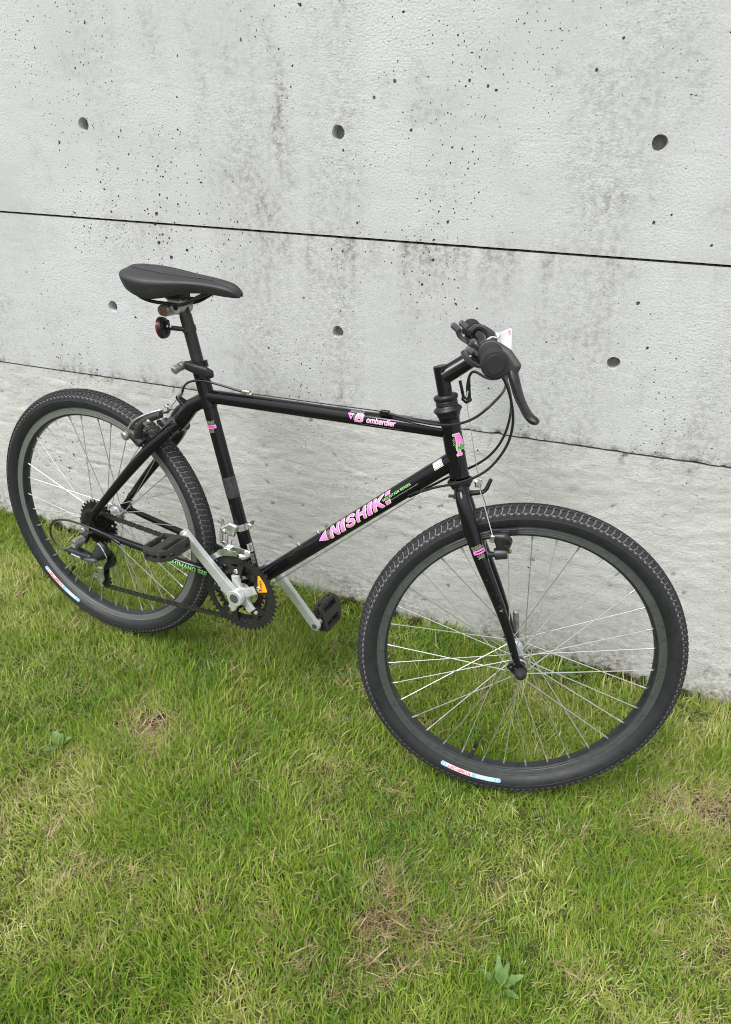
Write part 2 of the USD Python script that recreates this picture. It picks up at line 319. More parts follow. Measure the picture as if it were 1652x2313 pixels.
for hx, hz in HOLES:
    if -2.5 < hx < 1.5:
        c = trimesh.creation.cylinder(0.0125, 0.004, sections=20)
        c.apply_transform(trimesh.transformations.rotation_matrix(np.pi / 2, [1, 0, 0]))
        t = trimesh.creation.cone(0.005, 0.004, sections=12); t.apply_transform(trimesh.transformations.rotation_matrix(np.pi / 2, [1, 0, 0]))
        c.apply_translation([hx, 0.0278, hz]); t.apply_translation([hx, 0.0256, hz])
        put(wall, 'tie_plug', [c, t], plug_mat, smooth=30)

# ------------------------------------------------------------------ grass
def blade(r, length, width, lean, bend, az, x, y, tone, kind):
    n = 3
    t = np.linspace(0, 1, n)
    ang = lean + bend * t * 1.3
    ds = length / (n - 1)
    h = np.r_[0, np.cumsum(np.sin(ang[:-1]) * ds)]; z = np.r_[0, np.cumsum(np.cos(ang[:-1]) * ds)]
    d = np.array([math.cos(az), math.sin(az), 0]); s0 = np.array([-d[1], d[0], 0])
    tw = r.uniform(-.9, .9)
    w = width * np.array([0.8, 1.0, 0.05]) / 2
    c = np.array([x, y, -0.004]) + np.outer(h, d) + np.outer(z, [0, 0, 1.0])
    up = np.stack([np.cos(ang)[:, None] * d - np.sin(ang)[:, None] * np.array([0, 0, 1])], 0)[0]
    s = s0 * math.cos(tw) + up * math.sin(tw)
    v = np.empty((2 * n, 3)); v[0::2] = c - s * w[:, None]; v[1::2] = c + s * w[:, None]
    f = np.concatenate([[[2 * i, 2 * i + 1, 2 * i + 3], [2 * i, 2 * i + 3, 2 * i + 2]] for i in range(n - 1)])
    return v, f, np.full(2 * n, tone), np.repeat(t, 2)


def tuft(seed, kind):
    r = np.random.default_rng(seed)
    V, F, T, A, n = [], [], [], [], 0
    count = {'lush': 66, 'short': 62, 'straw': 54}[kind]
    comb = r.uniform(0, 2 * np.pi)
    for k in range(count):
        rad, a = 0.036 * math.sqrt(r.random()), r.uniform(0, 2 * np.pi)
        az = r.uniform(0, 2 * np.pi) if r.random() < .55 else comb + r.normal(0, .5)
        if kind == 'lush':
            L, w, le, be = r.uniform(.020, .044), r.uniform(.0011, .0022), abs(r.normal(.35, .35)), r.uniform(-.1, 1.0)
        elif kind == 'short':
            L, w, le, be = r.uniform(.013, .034), r.uniform(.0010, .0021), abs(r.normal(.7, .45)), r.uniform(-.2, .8)
        else:
            L, w, le, be = r.uniform(.026, .058), r.uniform(.0008, .0015), r.uniform(.9, 1.5), r.uniform(-.15, .25)
        tone = r.random()
        if kind != 'straw' and r.random() < .15:          # a dead blade, low in the sward
            tone = -r.uniform(.5, 1); le = r.uniform(.7, 1.45); w *= .8
        v, f, t, al = blade(r, L, w, le, be, az, rad * math.cos(a), rad * math.sin(a), tone, kind)
        V.append(v); F.append(f + n); T.append(t); A.append(al); n += len(v)
    return np.vstack(V), np.vstack(F), np.concatenate(T), np.concatenate(A)


def grass_look(name, straw):
    nodes = {
        'tone': ('attribute', {'attribute': 'tone'}), 'along': ('attribute', {'attribute': 'along'}), 'oi': ('object_info', {}), 'g': ('geometry', {}),
        'pn': ('noise_texture', {'scale': 3.1, 'detail': 3.0, 'roughness': 0.6}),
        'sum': ('math', {'math_type': 'multiply_add', 'value2': 0.52}), 'pnm': ('map_range', {'from_min': 0.33, 'from_max': 0.67, 'to_min': 0.0, 'to_max': 0.48}), 'rnd': ('math', {'math_type': 'multiply_add', 'value2': 0.10}),
        'leaf': ('rgb_ramp', {'ramp': [(0.0, (0.045, 0.115, 0.012)), (0.25, (0.105, 0.210, 0.018)), (0.50, (0.180, 0.282, 0.025)), (0.70, (0.275, 0.345, 0.052)), (0.87, (0.42, 0.44, 0.14)), (1.0, (0.56, 0.55, 0.26))]} if not straw else {'ramp': [(0.0, (0.20, 0.14, 0.065)), (0.5, (0.36, 0.28, 0.14)), (1.0, (0.50, 0.43, 0.25))]}),
        'dead': ('math', {'math_type': 'less_than', 'value2': 0.0}), 'md': ('mix_color', {'blend_type': 'mix', 'b': (0.36, 0.29, 0.14)}),
        'root': ('rgb_ramp', {'ramp': [(0.0, (1.0, 0.86, 0.72)), (0.35, (1, 1, 1)), (1.0, (1, 1, 1))]}), 'mr': ('mix_color', {'blend_type': 'multiply', 'fac': 1.0}),
        'p': ('principled_bsdf', {'roughness': 0.38, 'specular_ior_level': 0.5}), 'tr': ('translucent_bsdf', {}), 'mc': ('mix_closure', {'fac': 0.20})}
    links = [('g.position', 'pn.vector'), ('pn.fac', 'pnm.value'), ('tone.fac', 'sum.value1'), ('pnm.result', 'sum.value3'), ('oi.random', 'rnd.value1'), ('sum.value', 'rnd.value3'), ('rnd.value', 'leaf.fac'),
             ('tone.fac', 'dead.value1'), ('dead.value', 'md.fac'), ('leaf.color', 'md.a'), ('along.fac', 'root.fac'), ('md.result', 'mr.a'), ('root.color', 'mr.b'),
             ('mr.result', 'p.base_color'), ('mr.result', 'tr.color'), ('p.BSDF', 'mc.closure1'), ('tr.BSDF', 'mc.closure2')]
    return mat(name, nodes, links, surface='mc.closure')


leaf_green, leaf_straw = grass_look('grass_blade', False), grass_look('straw_blade', True)
KINDS = ['lush'] * 6 + ['short'] * 5 + ['straw'] * 4
lawn = UsdGeom.PointInstancer.Define(stage, '/World/grass')
targets = []
for k, kind in enumerate(KINDS):
    v, f, t, al = tuft(100 + k, kind)
    pth = f'/World/grass/tuft_{k:03d}'
    usdkit.mesh(stage, pth, (v, f), leaf_straw if kind == 'straw' else leaf_green, smooth=True)
    primvar(pth, 'tone', t); primvar(pth, 'along', al)
    targets.append(pth)


def scatter(n, x0, x1, y0, y1, keep):
    x, y = rng.uniform(x0, x1, n), rng.uniform(y0, y1, n)
    k = keep(x, y)
    return x[k], y[k]


def view_keep(x, y):
    return np.ones(len(x), bool)


xs, ys = [], []
# one tuft in each cell of a loose grid, so that the sward closes
STEP = 0.0212
ca, cb = np.meshgrid(np.arange(-2.3, 1.0, STEP), np.arange(-1.3, -0.006, STEP))
a = ca.ravel() + rng.uniform(-.75, .75, ca.size) * STEP; b = np.minimum(cb.ravel() + rng.uniform(-.75, .75, ca.size) * STEP, -.004); xs.append(a); ys.append(b)
a, b = scatter(6000, -4.5, 3.2, -4.0, -0.004, lambda x, y: ~((x > -2.3) & (x < 1.0) & (y > -1.3))); xs.append(a); ys.append(b)
gxs, gys = np.concatenate(xs), np.concatenate(ys)
dry = dryness(gxs, gys)
gone = rng.random(len(gxs)) < np.clip((dry - .60) * 1.1, 0, .5)
gxs, gys, dry = gxs[~gone], gys[~gone], dry[~gone]
N = len(gxs)
vigour = meshkit.fbm(np.stack([gxs * 5, gys * 5, np.full(N, .3)], -1), 3, 41)
u = rng.random(N)
kind_i = np.where(u < 0.04 + 0.80 * dry ** 1.5, 11 + rng.integers(0, 4, N), np.where(rng.random(N) < np.clip((vigour - .38) * 4, .12, .92), rng.integers(0, 6, N), 6 + rng.integers(0, 5, N)))
sc = (0.72 + 0.5 * rng.random(N)) * (0.8 + 0.5 * np.clip((vigour - .3) * 2, 0, 1)) * (1 - 0.25 * dry)
sc *= np.where(gys > -0.045, rng.uniform(1.0, 1.7, N), 1.0)
yaw = rng.uniform(0, 2 * np.pi, N)
# tilt with the lie of the lawn, varying over a few centimetres
tl = 0.5 * (meshkit.noise(np.stack([gxs * 7, gys * 7, np.full(N, .9)], -1), 6) - .2)
ta = 6.3 * meshkit.noise(np.stack([gxs * 2.2, gys * 2.2, np.full(N, 3.9)], -1), 16)
ax, ay = np.cos(ta) * np.sin(tl / 2), np.sin(ta) * np.sin(tl / 2); w0 = np.cos(tl / 2)
qz, qw = np.sin(yaw / 2), np.cos(yaw / 2)
Q = np.stack([w0 * qw, ax * qw + ay * qz, ay * qw - ax * qz, w0 * qz], -1)
pos = np.stack([gxs, gys, ground_z(gxs, gys)], -1)
lawn.CreatePrototypesRel().SetTargets([Sdf.Path(t) for t in targets])
lawn.CreateProtoIndicesAttr(Vt.IntArray.FromNumpy(kind_i.astype(np.int32)))
lawn.CreatePositionsAttr(Vt.Vec3fArray.FromNumpy(pos.astype(np.float32)))
lawn.CreateScalesAttr(Vt.Vec3fArray.FromNumpy(np.repeat(sc[:, None], 3, 1).astype(np.float32)))
lawn.CreateOrientationsAttr(Vt.QuathArray([Gf.Quath(float(q[0]), float(q[1]), float(q[2]), float(q[3])) for q in Q]))
tag(lawn, 'short green lawn grass with straw coloured dry patches in front of the wall', 'grass', kind='stuff')

# ================================================================== bicycle
# bicycle frame: x forward, y to the left, z up, origin at the rear hub
RBK = np.array([[0.993714, -0.111950, 0.0], [0.111535, 0.990028, -0.086049], [0.009633, 0.085508, 0.996291]])
REAR_HUB = np.array([-1.05904, 1.20014, -0.88154]) + [0, -1.512, 1.256]
CF = np.array([1.04645, 0.01977, -0.05241])                       # front hub
MF = np.array([[0.954694, 0.296487, 0.025607], [-0.292542, 0.950800, -0.101975], [-0.054582, 0.089863, 0.994457]])  # steered fork's own axes
O = np.array([0.52, 0.0, -0.352])                                  # the thing's base, on the grass between the wheels
bike = xform('/World/bicycle', O @ RBK + REAR_HUB, RBK)
tag(stage.GetPrimAtPath(bike), 'black steel mountain bike with pink lettering leaning against the concrete wall', 'bicycle')


def F(x, y, z):
    """A point given in the steered fork's axes (origin at the front hub)."""
    return CF + np.array([x, y, z], float) @ MF


def FV(x, y, z):
    return np.array([x, y, z], float) @ MF


IDENT = (np.zeros(3), np.eye(3))
FORK = (CF, MF)


def place(mesh, fr):
    v, f = joined(mesh if isinstance(mesh, list) else [mesh])
    return fr[0] + v @ fr[1], f


def part(name, mesh, material, smooth=35, parent=None):
    return put(parent or bike, name, mesh, material, smooth=smooth, offset=O)


def group(name, parent=None):
    return str(UsdGeom.Xform.Define(stage, numbered(f'{parent or bike}/{name}')).GetPath())


def plabel(path, text):
    stage.GetPrimAtPath(path).SetCustomDataByKey('label', text)
    return path

# ---- shapes
def sweep(pts, r, n=14, closed=False, cap=True, ring=None):
    pts = np.asarray(pts, float)
    k = len(pts)
    r = np.broadcast_to(np.asarray(r, float), (k,))
    if closed:
        t = np.roll(pts, -1, 0) - np.roll(pts, 1, 0)
    else:
        t = np.gradient(pts, axis=0)
    t /= np.linalg.norm(t, axis=1, keepdims=True)
    a = np.array([0, 0, 1.0]) if abs(t[0][2]) < .9 else np.array([1.0, 0, 0])
    u = unit(np.cross(a, t[0])); us = [u]
    for i in range(1, k):
        u = us[-1] - t[i] * (us[-1] @ t[i]); us.append(unit(u))
    us = np.array(us); ws = np.cross(t, us)
    ang = np.linspace(0, 2 * np.pi, n, endpoint=False)
    c = np.stack([np.cos(ang), np.sin(ang)], 1) if ring is None else ring
    n = len(c)
    v = (pts[:, None] + r[:, None, None] * (c[None, :, :1] * us[:, None] + c[None, :, 1:] * ws[:, None])).reshape(-1, 3)
    i = np.arange(k - (0 if closed else 1))[:, None]; j = np.arange(n)[None]
    i2, j2 = (i + 1) % k, (j + 1) % n
    f = np.stack([i * n + j, i * n + j2, i2 * n + j2, i2 * n + j], -1).reshape(-1, 4)
    f = np.vstack([f[:, [0, 1, 2]], f[:, [0, 2, 3]]])
    if cap and not closed:
        b = len(v)
        v = np.vstack([v, v[:n].mean(0), v[-n:].mean(0)])
        jj = np.arange(n)
        f = np.vstack([f, np.stack([np.full(n, b), (jj + 1) % n, jj], 1), np.stack([np.full(n, b + 1), (k - 1) * n + jj, (k - 1) * n + (jj + 1) % n], 1)])
    return v, f


def spline(pts, n=40):
    pts = np.asarray(pts, float)
    d = np.r_[0, np.cumsum(np.linalg.norm(np.diff(pts, axis=0), axis=1))]
    return CubicSpline(d, pts)(np.linspace(0, d[-1], n))


def tube(a, b, r, r2=None, n=20):
    k = 2 if r2 is None else 6
    t = np.linspace(0, 1, k)[:, None]
    return sweep(np.asarray(a) * (1 - t) + np.asarray(b) * t, r if r2 is None else np.linspace(r, r2, k), n)


def cable(pts, r=0.0024, n=48):
    return sweep(spline(pts, n), r, 10)


def lathe(profile, base, axis, n=28, closed=False):
    """profile: (distance along the axis, radius)."""
    axis = unit(axis); a = np.array([0, 0, 1.0]) if abs(axis[2]) < .9 else np.array([1.0, 0, 0])
    u = unit(np.cross(a, axis)); w = np.cross(axis, u)
    pr = np.asarray(profile, float)
    ang = np.linspace(0, 2 * np.pi, n, endpoint=False)
    v = (np.asarray(base) + pr[:, 0, None, None] * axis + pr[:, 1, None, None] * (np.cos(ang)[None, :, None] * u + np.sin(ang)[None, :, None] * w)).reshape(-1, 3)
    k = len(pr)
    i = np.arange(k if closed else k - 1)[:, None]; j = np.arange(n)[None]; i2, j2 = (i + 1) % k, (j + 1) % n
    f = np.stack([i * n + j, i * n + j2, i2 * n + j2, i2 * n + j], -1).reshape(-1, 4)
    return v, np.vstack([f[:, [0, 1, 2]], f[:, [0, 2, 3]]])


def disc(base, axis, r, h, b=0.0006, n=24):
    """A turned button with softened edges, closed both ends."""
    return lathe([(0, 1e-5), (0, r - b), (b, r), (h - b, r), (h, r - b), (h, 1e-5)], base, axis, n)


def ball(c, r, sub=2):
    s = trimesh.creation.icosphere(sub, r); s.apply_translation(c)
    return s


def hull(points_radii, sub=1):
    pts = []
    for c, r in points_radii:
        pts.append(trimesh.creation.icosphere(sub, 1.0).vertices * r + np.asarray(c))
    return manifold3d.Manifold.hull_points(np.vstack(pts))


def rbox(c, size, axes=np.eye(3), b=0.0015):
    s = np.asarray(size, float) / 2
    pts = []
    for sx in (-1, 1):
        for sy in (-1, 1):
            for sz in (-1, 1):
                g = np.array([sx, sy, sz])
                for k in range(3):
                    q = g * (s - b); q[k] = g[k] * s[k]
                    pts.append(q)
    return manifold3d.Manifold.hull_points(np.asarray(c) + np.array(pts) @ np.asarray(axes))


def slab(poly, h, o, u, w, bevel=0.0):
    """A flat outline (shapely) given in the plane o + a u + b w, h thick along u x w, its edges chamfered."""
    u, w = unit(u), unit(w); nrm = np.cross(u, w)
    out = []
    def ex(p, z0, hh):
        for g in getattr(p, 'geoms', [p]):
            if g.is_empty or g.area < 1e-9:
                continue
            e = trimesh.creation.extrude_polygon(g, hh, engine='earcut')
            v = np.array(e.vertices); v[:, 2] += z0
            out.append((np.asarray(o) + v[:, :1] * u + v[:, 1:2] * w + v[:, 2:] * nrm, np.array(e.faces)))
    if bevel:
        ex(poly, bevel, h - 2 * bevel)
        ex(poly.buffer(-bevel), 0, h)
    else:
        ex(poly, 0, h)
    return joined(out)


def rounded(pts, r):
    return Polygon(pts).buffer(-r).buffer(2 * r).buffer(-r)


def letters(text, height, bold=False):
    """The outline of a line of lettering, capitals `height` tall, from the origin along +x."""
    m = meshkit.text_mesh(text, height, 0.001, bold=bold)
    top = np.abs(m.face_normals[:, 2] - 1) < 1e-3
    tri = m.vertices[m.faces[top]][:, :, :2]
    return unary_union([Polygon(t).buffer(1e-7) for t in tri])


def surface_of(poly, size):
    """Flat triangles of an outline, fine enough to bend round a tube."""
    vs, fs, n = [], [], 0
    for g in getattr(poly, 'geoms', [poly]):
        if g.is_empty or g.area < 1e-10:
            continue
        v, f = trimesh.creation.triangulate_polygon(g, engine='earcut')
        v3 = np.c_[v, np.zeros(len(v))]
        v3, f = trimesh.remesh.subdivide_to_size(v3, f, size, max_iter=8)
        vs.append(v3[:, :2]); fs.append(f + n); n += len(v3)
    return np.vstack(vs), np.vstack(fs)


def wrapped(poly, a, b, r, lift=0.0003, phi0=0.0, d0=(0, -1, 0), size=0.004):
    """Print laid on a tube from a to b: outline x runs along the tube from a, y round it from the side d0 upwards."""
    a, b = np.asarray(a, float), np.asarray(b, float)
    t = unit(b - a); d0 = np.asarray(d0, float); d0 = unit(d0 - t * (d0 @ t)); d1 = np.cross(d0, t)
    if d1[2] < 0:
        d1 = -d1
    v, f = surface_of(poly, size)
    ph = phi0 + v[:, 1] / r
    rr = r + lift
    P = a + v[:, :1] * t + rr * (np.cos(ph)[:, None] * d0 + np.sin(ph)[:, None] * d1)
    # wind outwards
    q = P[f]; nr = np.cross(q[:, 1] - q[:, 0], q[:, 2] - q[:, 0]); mid = q.mean(1) - a; mid -= (mid @ t)[:, None] * t
    fl = (nr * mid).sum(1) < 0
    f = f.copy(); f[fl] = f[fl][:, ::-1]
    return P, f


def shear(p, k):
    return affinity.affine_transform(p, [1, k, 0, 1, 0, 0])


def dots(nx, ny, step, r, taper=0):
    out = []
    for j in range(ny):
        for i in range(nx - taper * j):
            out.append(Point((i + taper * j / 2 + 0.5 * (j % 2) * (taper == 0)) * step, j * step).buffer(r, 2))
    return unary_union(out)

# ---- materials
def plain(name, color, rough=0.5, metal=0.0, spec=0.5, noise=0.0, scale=120.0, coat=0.0, bump=0.0, bscale=600.0):
    nodes = {'p': ('principled_bsdf', {'base_color': color, 'roughness': rough, 'metallic': metal, 'specular_ior_level': spec, 'coat_weight': coat, 'coat_roughness': 0.06})}
    links = []
    if noise:
        nodes.update({'tc': ('texture_coordinate', {}), 'n': ('noise_texture', {'scale': scale, 'detail': 5.0, 'roughness': 0.65}),
                      'r': ('rgb_ramp', {'ramp': [(0.28, tuple(c * (1 - noise) for c in color)), (0.72, tuple(min(1, c * (1 + noise)) for c in color))]}),
                      'rr': ('map_range', {'from_min': 0.3, 'from_max': 0.7, 'to_min': max(.03, rough - .1), 'to_max': min(1, rough + .12)})})
        links += [('tc.object', 'n.vector'), ('n.fac', 'r.fac'), ('r.color', 'p.base_color'), ('n.fac', 'rr.value'), ('rr.result', 'p.roughness')]
    if bump:
        nodes.update({'tb': ('texture_coordinate', {}), 'nb': ('noise_texture', {'scale': bscale, 'detail': 2.0}), 'b': ('bump', {'strength': bump, 'distance': 0.0006})})
        links += [('tb.object', 'nb.vector'), ('nb.fac', 'b.height'), ('b.normal', 'p.normal')]
    return mat(name, nodes, links)


def paint_look(name, chips):
    return mat(name, {
        'tc': ('texture_coordinate', {}), 'n': ('noise_texture', {'scale': 210.0, 'detail': 6.0, 'roughness': 0.75}), 'w': ('noise_texture', {'scale': 11.0, 'detail': 3.0}),
        'wr': ('map_range', {'from_min': 0.50, 'from_max': 0.72, 'to_min': 0.0, 'to_max': chips, 'clamp': True}), 'th': ('math', {'math_type': 'add'}),
        'ch': ('map_range', {'from_min': 0.775, 'from_max': 0.80, 'clamp': True}), 'mx': ('mix_color', {'blend_type': 'mix', 'a': (0.0045, 0.0045, 0.0055), 'b': (0.23, 0.22, 0.20)}),
        'd': ('noise_texture', {'scale': 38.0, 'detail': 5.0}), 'dr': ('map_range', {'from_min': 0.35, 'from_max': 0.75, 'to_min': 0.05, 'to_max': 0.17}),
        'p': ('principled_bsdf', {'specular_ior_level': 0.32})},
        [('tc.object', 'n.vector'), ('tc.object', 'w.vector'), ('tc.object', 'd.vector'), ('w.fac', 'wr.value'), ('n.fac', 'th.value1'), ('wr.result', 'th.value2'), ('th.value', 'ch.value'),
         ('ch.result', 'mx.fac'), ('mx.result', 'p.base_color'), ('d.fac', 'dr.value'), ('dr.result', 'p.roughness')])


paint = paint_look('black_paint', 0.085)
paint_worn = paint_look('worn_black_paint', 0.20)
rubber = plain('tyre_rubber', (0.015, 0.0155, 0.0175), 0.52, spec=0.35, noise=0.25, scale=60)
rubber_block = plain('tread_rubber', (0.021, 0.0215, 0.023), 0.72, spec=0.3, noise=0.3, scale=90, bump=0.5, bscale=1500)
groove_dust = plain('groove_dust', (0.155, 0.153, 0.150), 0.9, spec=0.2, noise=0.35, scale=150)
rim_black = plain('black_rim', (0.012, 0.014, 0.016), 0.35, noise=0.3, scale=50)
track = plain('brake_track', (0.17, 0.175, 0.17), 0.42, metal=0.45, noise=0.08, scale=70)
track_dark = plain('worn_brake_track', (0.085, 0.09, 0.088), 0.34, metal=0.5, noise=0.10, scale=70)
steel = plain('bright_steel', (0.62, 0.62, 0.61), 0.28, metal=1.0, noise=0.15)
spoke_steel = plain('spoke_steel', (0.52, 0.52, 0.52), 0.36, metal=0.9)
alloy = plain('polished_alloy', (0.60, 0.61, 0.61), 0.24, metal=0.95, noise=0.12, scale=60)
alloy_paint = plain('silver_crank', (0.52, 0.535, 0.53), 0.33, metal=0.5, noise=0.05, scale=30)
dark_steel = plain('oily_dark_steel', (0.028, 0.026, 0.024), 0.42, metal=0.6, noise=0.5, scale=200)
chain_steel = plain('oily_chain', (0.060, 0.055, 0.050), 0.45, metal=0.7, noise=0.5, scale=300)
brake_black = plain('black_brake_alloy', (0.015, 0.015, 0.016), 0.4, noise=0.2, scale=80)
plastic = plain('black_plastic', (0.008, 0.008, 0.009), 0.40, spec=0.4, noise=0.3, scale=90)
hood_grey = plain('lever_hood', (0.036, 0.036, 0.034), 0.45, noise=.1, scale=60)
plastic_grey = plain('dark_grey_plastic', (0.058, 0.060, 0.066), 0.5, noise=0.15, scale=80)
grip_rubber = plain('grip_rubber', (0.016, 0.016, 0.017), 0.7, spec=0.3, noise=0.2, scale=80)
vinyl = plain('saddle_vinyl', (0.018, 0.018, 0.0205), 0.52, spec=0.45, noise=0.2, scale=25, bump=0.35, bscale=900)
housing = plain('cable_housing', (0.011, 0.011, 0.012), 0.33)
pedal_plastic = plain('pedal_plastic', (0.020, 0.018, 0.017), 0.6, noise=0.5, scale=120)
dull_rust = plain('dull_rust', (0.055, 0.040, 0.030), 0.7, noise=0.5, scale=160)
rust = plain('rusty_steel', (0.13, 0.075, 0.045), 0.7, metal=0.3, noise=0.6, scale=180)
worn_silver = plain('weathered_silver', (0.33, 0.32, 0.30), 0.42, metal=0.8, noise=0.4, scale=120)
red_lens = plain('red_lens', (0.30, 0.010, 0.012), 0.2)
pink = plain('pink_print', (0.80, 0.20, 0.60), 0.35, noise=0.06, scale=60, coat=.3)
pale = plain('pale_print', (0.70, 0.72, 0.46), 0.4)
white_print = plain('white_print', (0.74, 0.74, 0.72), 0.45)
green_print = plain('green_print', (0.27, 0.62, 0.20), 0.4)
black_print = plain('black_print', (0.012, 0.012, 0.012), 0.4)
orange_print = plain('orange_print', (0.85, 0.36, 0.02), 0.4)
blue_print = plain('blue_print', (0.16, 0.40, 0.66), 0.4)
red_print = plain('red_print', (0.62, 0.05, 0.07), 0.4)
grey_print = plain('silver_print', (0.45, 0.46, 0.46), 0.35, metal=.5)
paper = plain('white_paper', (0.58, 0.58, 0.63), 0.7)
brass = plain('brass', (0.30, 0.20, 0.09), 0.5, metal=0.8, noise=.3)

# ---- frame
BB = np.array([0.4385, 0, -0.049])
HT_B, HT_T = np.array([0.885, 0, 0.3123]), np.array([0.8518, 0, 0.4235])
AX = unit(HT_T - HT_B)
SA = unit(np.array([-0.2774, 0, 1.0]))


def st_at(z):
    return np.array([0.3082 - (z - 0.4203) * 0.2774, 0, z])


TT_A, TT_B = st_at(0.3690), np.array([0.8470, 0, 0.3952])
DT_A, DT_B = BB, np.array([0.8735, 0, 0.3449])
tt_r, dt_r = 0.0143, 0.0172
tt = part('top_tube', tube(TT_A, TT_B, tt_r, n=32), paint, 40)
dt = part('down_tube', tube(DT_A, DT_B, dt_r, n=32), paint, 40)
L_ST = np.linalg.norm(st_at(.345) - BB)
stb = part('seat_tube', [tube(BB, st_at(0.4335), 0.0146, n=32), lathe([(0, .0147), (.0006, .0163), (.0885, .0163), (.089, .0128)], st_at(.345), SA, 32)], paint, 40)
ht = part('head_tube', lathe([(-.001, .014), (0, .0188), (.004, .0190), (.0055, .0180), (.1095, .0180), (.111, .0190), (.116, .0188), (.117, .014)], HT_B, AX, 36), paint, 40)
part('bottom_bracket_shell', [lathe([(-.036, .013), (-.036, .0185), (-.035, .0200), (.035, .0200), (.036, .0185), (.036, .013)], BB, [0, 1, 0], 32), lathe([(-.041, .006), (-.041, .0165), (.041, .0165), (.041, .006)], BB, [0, 1, 0], 24)], paint)
mono = part('seat_stay_wishbone', [sweep([st_at(.366) + [.002, 0, 0], [.2840, 0, .3412], [.2590, 0, .3115], [.2400, 0, .2888], [.2350, 0, .2830]], [.0155, .0165, .0170, .0165, .0120], 28),
                                   sweep(spline([[.2375, -.030, .2790], [.2400, 0, .2865], [.2375, .030, .2790]], 12), .0120, 18)], paint_worn)
plabel(mono, 'thick single tube where the two seat stays meet')
for s in (-1, 1):
    part('seat_stay', sweep(spline([[.2480, s * .010, .2985], [.2370, s * .022, .2850], [.2220, s * .036, .2670], [.1985, s * .0475, .2400], [.1400, s * .0545, .1755], [.0645, s * .0600, .0890], [.0165, s * .0655, .0310]], 40), np.r_[np.linspace(.0135, .0122, 14), np.linspace(.0121, .0085, 22), .0082, .0078, .0065, .003], 22), paint_worn)
    cs = part('chain_stay', sweep(spline([[.0240, s * .0655, -.0005], [.0700, s * .0630, -.0050], [.1600, s * .0575, -.0140], [.3000, s * .0490, -.0270], [.4150, s * .0240, -.0440]], 32), np.r_[.003, .0065, .0072, np.linspace(.0076, .0108, 29)], 20), paint)
    outline = [(-.014, -.013), (-.008, -.016), (.006, -.013), (.022, -.008), (.040, -.007), (.040, .004), (.024, .008), (.020, .022), (.030, .046), (.019, .050), (.008, .030), (-.004, .016), (-.014, .010)]
    if s < 0:
        outline = [(-.014, -.013), (-.022, -.030), (-.019, -.043), (-.008, -.045), (0.000, -.034), (.006, -.013)] + outline[3:]
    plate = Polygon(outline).buffer(-.002).buffer(.002).difference(LineString([(.0, .0), (-.03, -.004)]).buffer(.0045)).difference(Polygon([(.014, .006), (.022, .004), (.016, .016)]).buffer(.001))
    part('dropout', slab(plate, .006, [0, s * .0655 + .003, 0], [1, 0, 0], [0, 0, 1], .0008), paint_worn, 20)
    if s < 0:
        right_stay = cs
# small frame fittings
part('rack_boss', [lathe([(0, .003), (0, .0062), (.006, .0058), (.007, .003)], [.2492, -.0125, .3030], [-.35, -1, .25], 16)], paint)
part('boss_bolt', [lathe([(0, .0048), (.003, .0046), (.0034, .002), (.0015, .0018), (.0015, 1e-5)], [.2470, -.0190, .3048], [-.35, -1, .25], 14)], rust)
for p in ((.5951, .1191), (.5489, .0771)):
    base = BB + unit(DT_B - DT_A) * ((np.array([p[0], 0, p[1]]) - BB) @ unit(DT_B - DT_A)) + np.array([-.670, 0, .742]) * .0168
    part('bottle_bolt', [disc(base, [-.670, 0, .742], .0046, .0025), lathe([(0.002, 1e-5), (.002, .0033), (.0065, .0031), (.0068, .0015), (.004, .0014), (.004, 1e-5)], base, [-.670, 0, .742], 14)], steel)
for p, y in (((.4294, .3956), -.0090), ((.7335, .4085), -.0105)):
    b = np.array([p[0], y, p[1]])
    part('cable_guide', [hull([(b + [-.009, 0, -.002], .0042), (b + [.009, 0, -.0015], .0042)]), lathe([(-.008, .0020), (-.008, .0042), (.008, .0042), (.008, .0020)], b + [0, -.002, .0028], TT_B - TT_A, 14)], steel if p[0] < .5 else paint)
b = np.array([.8070, -.0165, .2655])
part('cable_stop', [hull([(b + [-.010, .002, -.008], .0045), (b + [.006, .001, .004], .0045)]), hull([(b + [-.010, .031, -.008], .0045), (b + [.006, .031, .004], .0045)])], paint)

# print on the frame
def u_on(a, b, p):
    return (np.array([p[0], 0, p[1]]) - a) @ unit(b - a)


tdir = unit(DT_B - DT_A)
name_word, cur = [], 0.0
for ch, wd in zip('NISHIKI', (.0225, .0085, .0215, .0225, .0085, .0250, .0085)):
    g_ = letters(ch, .0225, bold=True); b_ = g_.bounds
    g_ = affinity.scale(affinity.translate(g_, -b_[0], -b_[1]), wd / (b_[2] - b_[0]), .0235 / (b_[3] - b_[1]), origin=(0, 0))
    if ch == 'I':
        g_ = sbox(0, 0, wd, .0235)
    name_word.append(affinity.translate(g_.buffer(.0004), cur, 0)); cur += wd + .0062
name_word = affinity.scale(unary_union(name_word), .166 / (cur - .0062), 1, origin=(0, 0))
name_word = shear(name_word, .42)
START = .262
shadow = unary_union([affinity.translate(name_word, .0003 * k, -.0002 * k) for k in range(5)]).buffer(.0006)
series = affinity.scale(letters('MOUNTAIN SERIES', .0042, bold=True), .78, 1.05, origin=(0, 0))
sx = .072 / (series.bounds[2] - series.bounds[0]); series = affinity.scale(series, sx, 1.0, origin=(0, 0))
band = sbox(.151, .0072, .232, .0152)
clear = lambda p: p.difference(band)
def on_dt(poly, lift, mat_, name, size=.004, phi0=-.30):
    return part(name, wrapped(affinity.translate(poly, START, 0), DT_A, DT_B, dt_r, lift, phi0, size=size), mat_, True, parent=dt)
